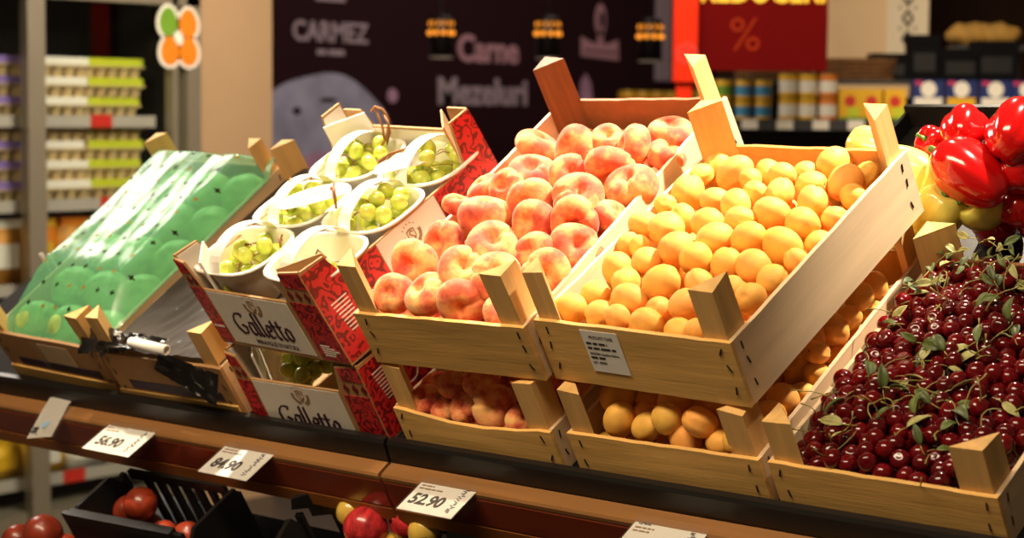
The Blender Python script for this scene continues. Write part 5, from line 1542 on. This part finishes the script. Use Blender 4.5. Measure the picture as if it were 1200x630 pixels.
# ================================================================== peppers behind the cherries
def pepper_mesh(name, mat, elong, seed, lobes=4):
    r2 = random.Random(seed); ph = r2.uniform(0, 6.28)
    def fn(th, p):
        s, c = math.sin(p), math.cos(p)
        f = (1 - c) / 2                            # 0 at the stem end, 1 at the tip
        prof = (math.sin(math.pi * min(1, f * 0.96 + 0.04)) ** 0.42) * (1.0 - 0.30 * f)
        lob = 1 + (0.17 * abs(math.cos(lobes / 2 * th + ph)) - 0.12) * min(1, s * 1.6)
        rad = prof * lob if 0.0 < f < 1.0 else 0.0
        z = elong * (c * 0.98) - 0.34 * math.exp(-(rad / 0.42) ** 2) * (1 if c > 0 else -0.35)
        return (rad * math.cos(th), rad * math.sin(th), z)
    return finish(solid(36, 24, fn), name, mat, True)
PEP = {'red': [pepper_mesh('red_bell_pepper', M['red_pepper'], 1.05, 1), pepper_mesh('red_bell_pepper', M['red_pepper'], 1.3, 2, 3)],
       'yellow': [pepper_mesh('yellow_pepper', M['yellow_pepper'], 1.35, 3, 3), pepper_mesh('yellow_pepper', M['yellow_pepper'], 1.15, 4)]}
bm = bmesh.new(); tube(bm, [(0, 0, 0), (0.02, 0.01, 0.22), (0.07, 0.03, 0.42), (0.15, 0.04, 0.58)], [0.22, 0.10, 0.085, 0.11], 8)
PST = finish(bm, 'stem', M['pepper_stem'], True)
PEPPERS = [
    ('yellow', 0, 0.2458, 0.5477, 0.125, (0.837, -0.095, -0.539), 0.0426, 'long yellow green pepper behind the apricot crate corner, stem pointing right'),
    ('yellow', 1, 0.3032, 0.5068, 0.085, (0.521, 0.147, 0.841), 0.0419, 'pale yellow pepper between the apricot crate corner and the brown post'),
    ('yellow', 1, 0.2526, 0.4977, 0.035, (0.832, 0.242, 0.499), 0.0379, 'lowest yellow pepper, seen beneath the apricot crate corner'),
    ('yellow', 0, 0.3534, 0.5415, 0.075, (-0.086, -0.706, 0.703), 0.0348, 'yellow pepper half hidden behind the cherry crate back post'),
    ('yellow', 0, 0.1386, 0.6409, 0.11, (-0.956, 0.27, 0.114), 0.0311, 'yellow pepper tip behind the apricot crate back post'),
    ('red', 0, 0.3206, 0.5977, 0.165, (-0.339, 0.94, -0.046), 0.0373, 'red bell pepper at the back left of the red ones'),
    ('red', 1, 0.3544, 0.5322, 0.135, (-0.829, 0.298, 0.473), 0.0481, 'large lobed red bell pepper in front, left of the others'),
    ('red', 0, 0.403, 0.5882, 0.165, (-0.12, 0.991, -0.064), 0.0513, 'big red bell pepper at the top right edge'),
    ('red', 0, 0.4011, 0.5783, 0.115, (-0.191, 0.907, -0.375), 0.0436, 'red bell pepper at the right edge, below the big one'),
    ('red', 1, 0.3893, 0.5796, 0.065, (-0.12, 0.991, -0.064), 0.0395, 'lowest red bell pepper at the right edge'),
    ('red', 0, 0.3349, 0.5896, 0.02, (-0.389, 0.886, -0.254), 0.0404, 'red bell pepper low behind the leafy back of the cherry crate'),
    ('red', 1, 0.4173, 0.5805, 0.03, (-0.389, 0.886, -0.254), 0.0418, 'red bell pepper at the right edge behind the cherry leaves'),
    ('red', 0, 0.251, 0.6287, 0.125, (-0.276, -0.608, 0.744), 0.0277, 'small dark red pepper peeping out left of the red ones')]
for (kind, var, u, v, w, ax, size, label) in PEPPERS:
    o = bpy.data.objects.new(PEP[kind][var].name.split('.')[0], PEP[kind][var]); col.objects.link(o)
    o.matrix_world = SM @ T(u, v, w) @ axis_frame(ax, size * 100) @ Matrix.Scale(size, 4)
    tag(o, label, 'pepper', kind + ' peppers')
    s = bpy.data.objects.new('stem', PST); col.objects.link(s); s.parent = o; s.matrix_local = T(0, 0, [1.05, 1.3, 1.35, 1.15][(0 if kind == 'red' else 2) + var] * 0.98 - 0.36)
pc = empty('pepper_bin', SM @ T(0.04, 0.475, DECK), 'black sloped bin carrying the peppers behind the crates', 'bin')
obj('bottom', bx(0, 0.72, 0.005, 0.42, 0.0, 0.012), M['black_plastic'], pc, Matrix())
obj('front_wall', bx(0, 0.72, 0.0, 0.005, 0.0, 0.030), M['black_plastic'], pc, Matrix())
obj('back_wall', bx(0, 0.72, 0.42, 0.428, 0.0, 0.05), M['black_plastic'], pc, Matrix())
for x in (0, 0.714): obj('side_wall', bx(x, x + 0.006, 0.005, 0.42, 0.012, 0.04), M['black_plastic'], pc, Matrix())
bm = bmesh.new(); xpanel(bm, [(0.62, DECK), (0.62, DECK - 0.018), (0.92, DECK - 0.018), (0.92, DECK)], 0.0, 0.9)
sobj('deck_extension', bm, M['black_plastic'])
# price prongs behind the melon crate
for k, du in enumerate((0.0, 0.028)):
    bm = bmesh.new(); tube(bm, [(0, 0, -0.10), (0.0, 0.0, 0.0), (-0.004 - 0.006 * k, 0.0, 0.035)], [0.003, 0.003, 0.0045], 8)
    o = obj('prong', bm, M['shelf_white'], None, SM @ T(-1.372 + du, 0.20, DECK + 0.100), smooth=True)
    tag(o, ['left white price holder prong at the left end of the stand', 'right white price holder prong beside the melon film'][k], 'prong', 'white price holder prongs')

# ================================================================== black plastic crates on the lower deck
def bin_crate(label, pose, W, L, H, tab=False):
    c = empty('plastic_crate', crate_matrix(*pose), label, 'crate', 'black plastic crates below')
    t = 0.008
    def wall_x(y0, y1, ends):
        bm = bmesh.new()
        box(bm, 0, W, y0, y1, 0, H * 0.30); box(bm, 0.03, W - 0.03, y0, y1, H - 0.016, H)
        n = 9
        for k in range(n + 1):
            x = k * (W - 0.012) / n
            if ends and k in (1,): continue
            box(bm, x, x + 0.012, y0, y1, H * 0.28, H - 0.012)
        return bm
    obj('front_wall', bx(0, W, 0, t, 0, H + 0.008), M['black_plastic'], c, Matrix(), bevel=0.002)
    obj('back_wall', wall_x(L - t, L, True), M['black_plastic'], c, Matrix())
    for x0 in (0, W - t):
        bm = bmesh.new(); xpanel(bm, [(t, 0), (L - t, 0), (L - t, H - 0.03 if x0 == 0 else H), (L - 0.03, H), (0.03, H), (t, H - 0.02)], x0, x0 + t)
        obj('side_wall', bm, M['black_plastic'], c, Matrix())
    obj('bottom', bx(t, W - t, t, L - t, 0, 0.006), M['black_plastic'], c, Matrix())
    bm = bmesh.new(); box(bm, 0.02, W - 0.02, -0.006, 0.010, H - 0.000, H + 0.014); obj('rim', bm, M['black_plastic'], c, Matrix(), bevel=0.003)
    if tab:
        bm = bmesh.new(); panel(bm, [(0.0, H), (0.055, H), (0.05, H + 0.028), (0.008, H + 0.02)], L - t, L); obj('corner_tab', bm, M['black_plastic'], c, Matrix())
    return c
bin_crate('black plastic crate of nectarines with slotted back wall, bottom left', (-1.007, -0.1917, LOWD + 0.001, 0.0361, 0.0), 0.297, 0.135, 0.163)
bin_crate('black plastic crate of red and yellow apples below the rail joint', (-0.53, -0.185, LOWD + 0.001, 0.36, 0.0), 0.30, 0.135, 0.155, tab=True)
bin_crate('black plastic crate at the bottom below the 52.90 price tag', (-0.262, -0.20, LOWD + 0.001, 0.0, 0.0), 0.40, 0.135, 0.155)
def ball(seed, mat, name):
    def fn(th, p):
        s, c = math.sin(p), math.cos(p)
        return (s * math.cos(th) * (1 - 0.05 * math.exp(-(wrap(th) / 0.2) ** 2)), s * math.sin(th), c * 0.94 - (0.16 * math.exp(-(s / 0.25) ** 2) if c > 0 else 0))
    return finish(solid(24, 16, fn), name, mat, True)
NE = ball(1, M['nectarine'], 'nectarine')
M['apple_red'] = pmat('red_streaked_apple_skin', (196, 50, 52), 0.25, 0.5, 1.2, (3, 3, 0.8), coat=0.3)
M['apple_yellow'] = pmat('yellow_apple_skin', (226, 186, 80), 0.25, 0.12, 1.0, coat=0.3)
AR = ball(2, M['apple_red'], 'apple'); AY = ball(3, M['apple_yellow'], 'apple')
def low_fruit(kind, me, u, v, w, rad, label, group):
    add_fruit(kind, me, (u, v, w), rnd_axis(r), rad, label, group)
low_fruit('nectarine', NE, -0.889, -0.120, -0.131, 0.029, 'large red nectarine, topmost in the bottom left black crate', 'nectarines in the black crate')
low_fruit('nectarine', NE, -0.934, -0.122, -0.150, 0.025, 'nectarine left of the topmost one, bottom left black crate', 'nectarines in the black crate')
for k in range(5):
    low_fruit('nectarine', NE, -0.965 + k * 0.052, -0.125 + 0.01 * (k % 2), -0.188, 0.0265, 'nectarine deep in the bottom left black crate', 'nectarines deep in the black crate')
for k in range(5):
    low_fruit('nectarine', NE, -0.965 + k * 0.052, -0.118 + 0.01 * (k % 2), -0.240, 0.0265, 'nectarine deep in the bottom left black crate', 'nectarines deep in the black crate')
low_fruit('nectarine', NE, -1.085, -0.20, LOWD + 0.120, 0.034, 'dark red nectarine left of the bottom left black crate', 'nectarines beside the black crate')
low_fruit('nectarine', NE, -1.150, -0.215, LOWD + 0.104, 0.030, 'orange red nectarine at the bottom left corner', 'nectarines beside the black crate')
for k, (u, v) in enumerate(((-1.055, -0.20), (-1.11, -0.19), (-1.15, -0.23), (-1.10, -0.25))):
    low_fruit('nectarine', NE, u, v, LOWD + 0.032, 0.031, 'nectarine on the lower deck beneath the two at the bottom left', 'nectarines on the lower deck')
    low_fruit('nectarine', NE, u - 0.01, v + 0.012, LOWD + 0.082, 0.026, 'nectarine on the lower deck beneath the two at the bottom left', 'nectarines on the lower deck')
ca, sa = math.cos(0.36), math.sin(0.36)
def c2(x, y): return (-0.53 + x * ca - y * sa, -0.185 + x * sa + y * ca)
for k, (x, y, w, rad, me, lb) in enumerate(((0.15, 0.07, -0.134, 0.034, AR, 'shiny red apple at the front of the apple crate'), (0.215, 0.085, -0.138, 0.032, AR, 'red apple right of the shiny one, apple crate'), (0.115, 0.105, -0.128, 0.024, AY, 'yellow apple behind the shiny red apple'), (0.252, 0.060, -0.142, 0.028, AY, 'yellow apple at the right end of the apple crate'))):
    u, v = c2(x, y); low_fruit('apple', me, u, v, w, rad, lb, 'apples in the black crate')
for k in range(4):
    for q in range(2):
        u, v = c2(0.045 + 0.067 * k, 0.068); low_fruit('apple', AR if k % 2 else AY, u, v, LOWD + 0.043 + 0.062 * q, 0.030, 'apple deep in the apple crate beneath the top apples', 'apples deep in the black crate')
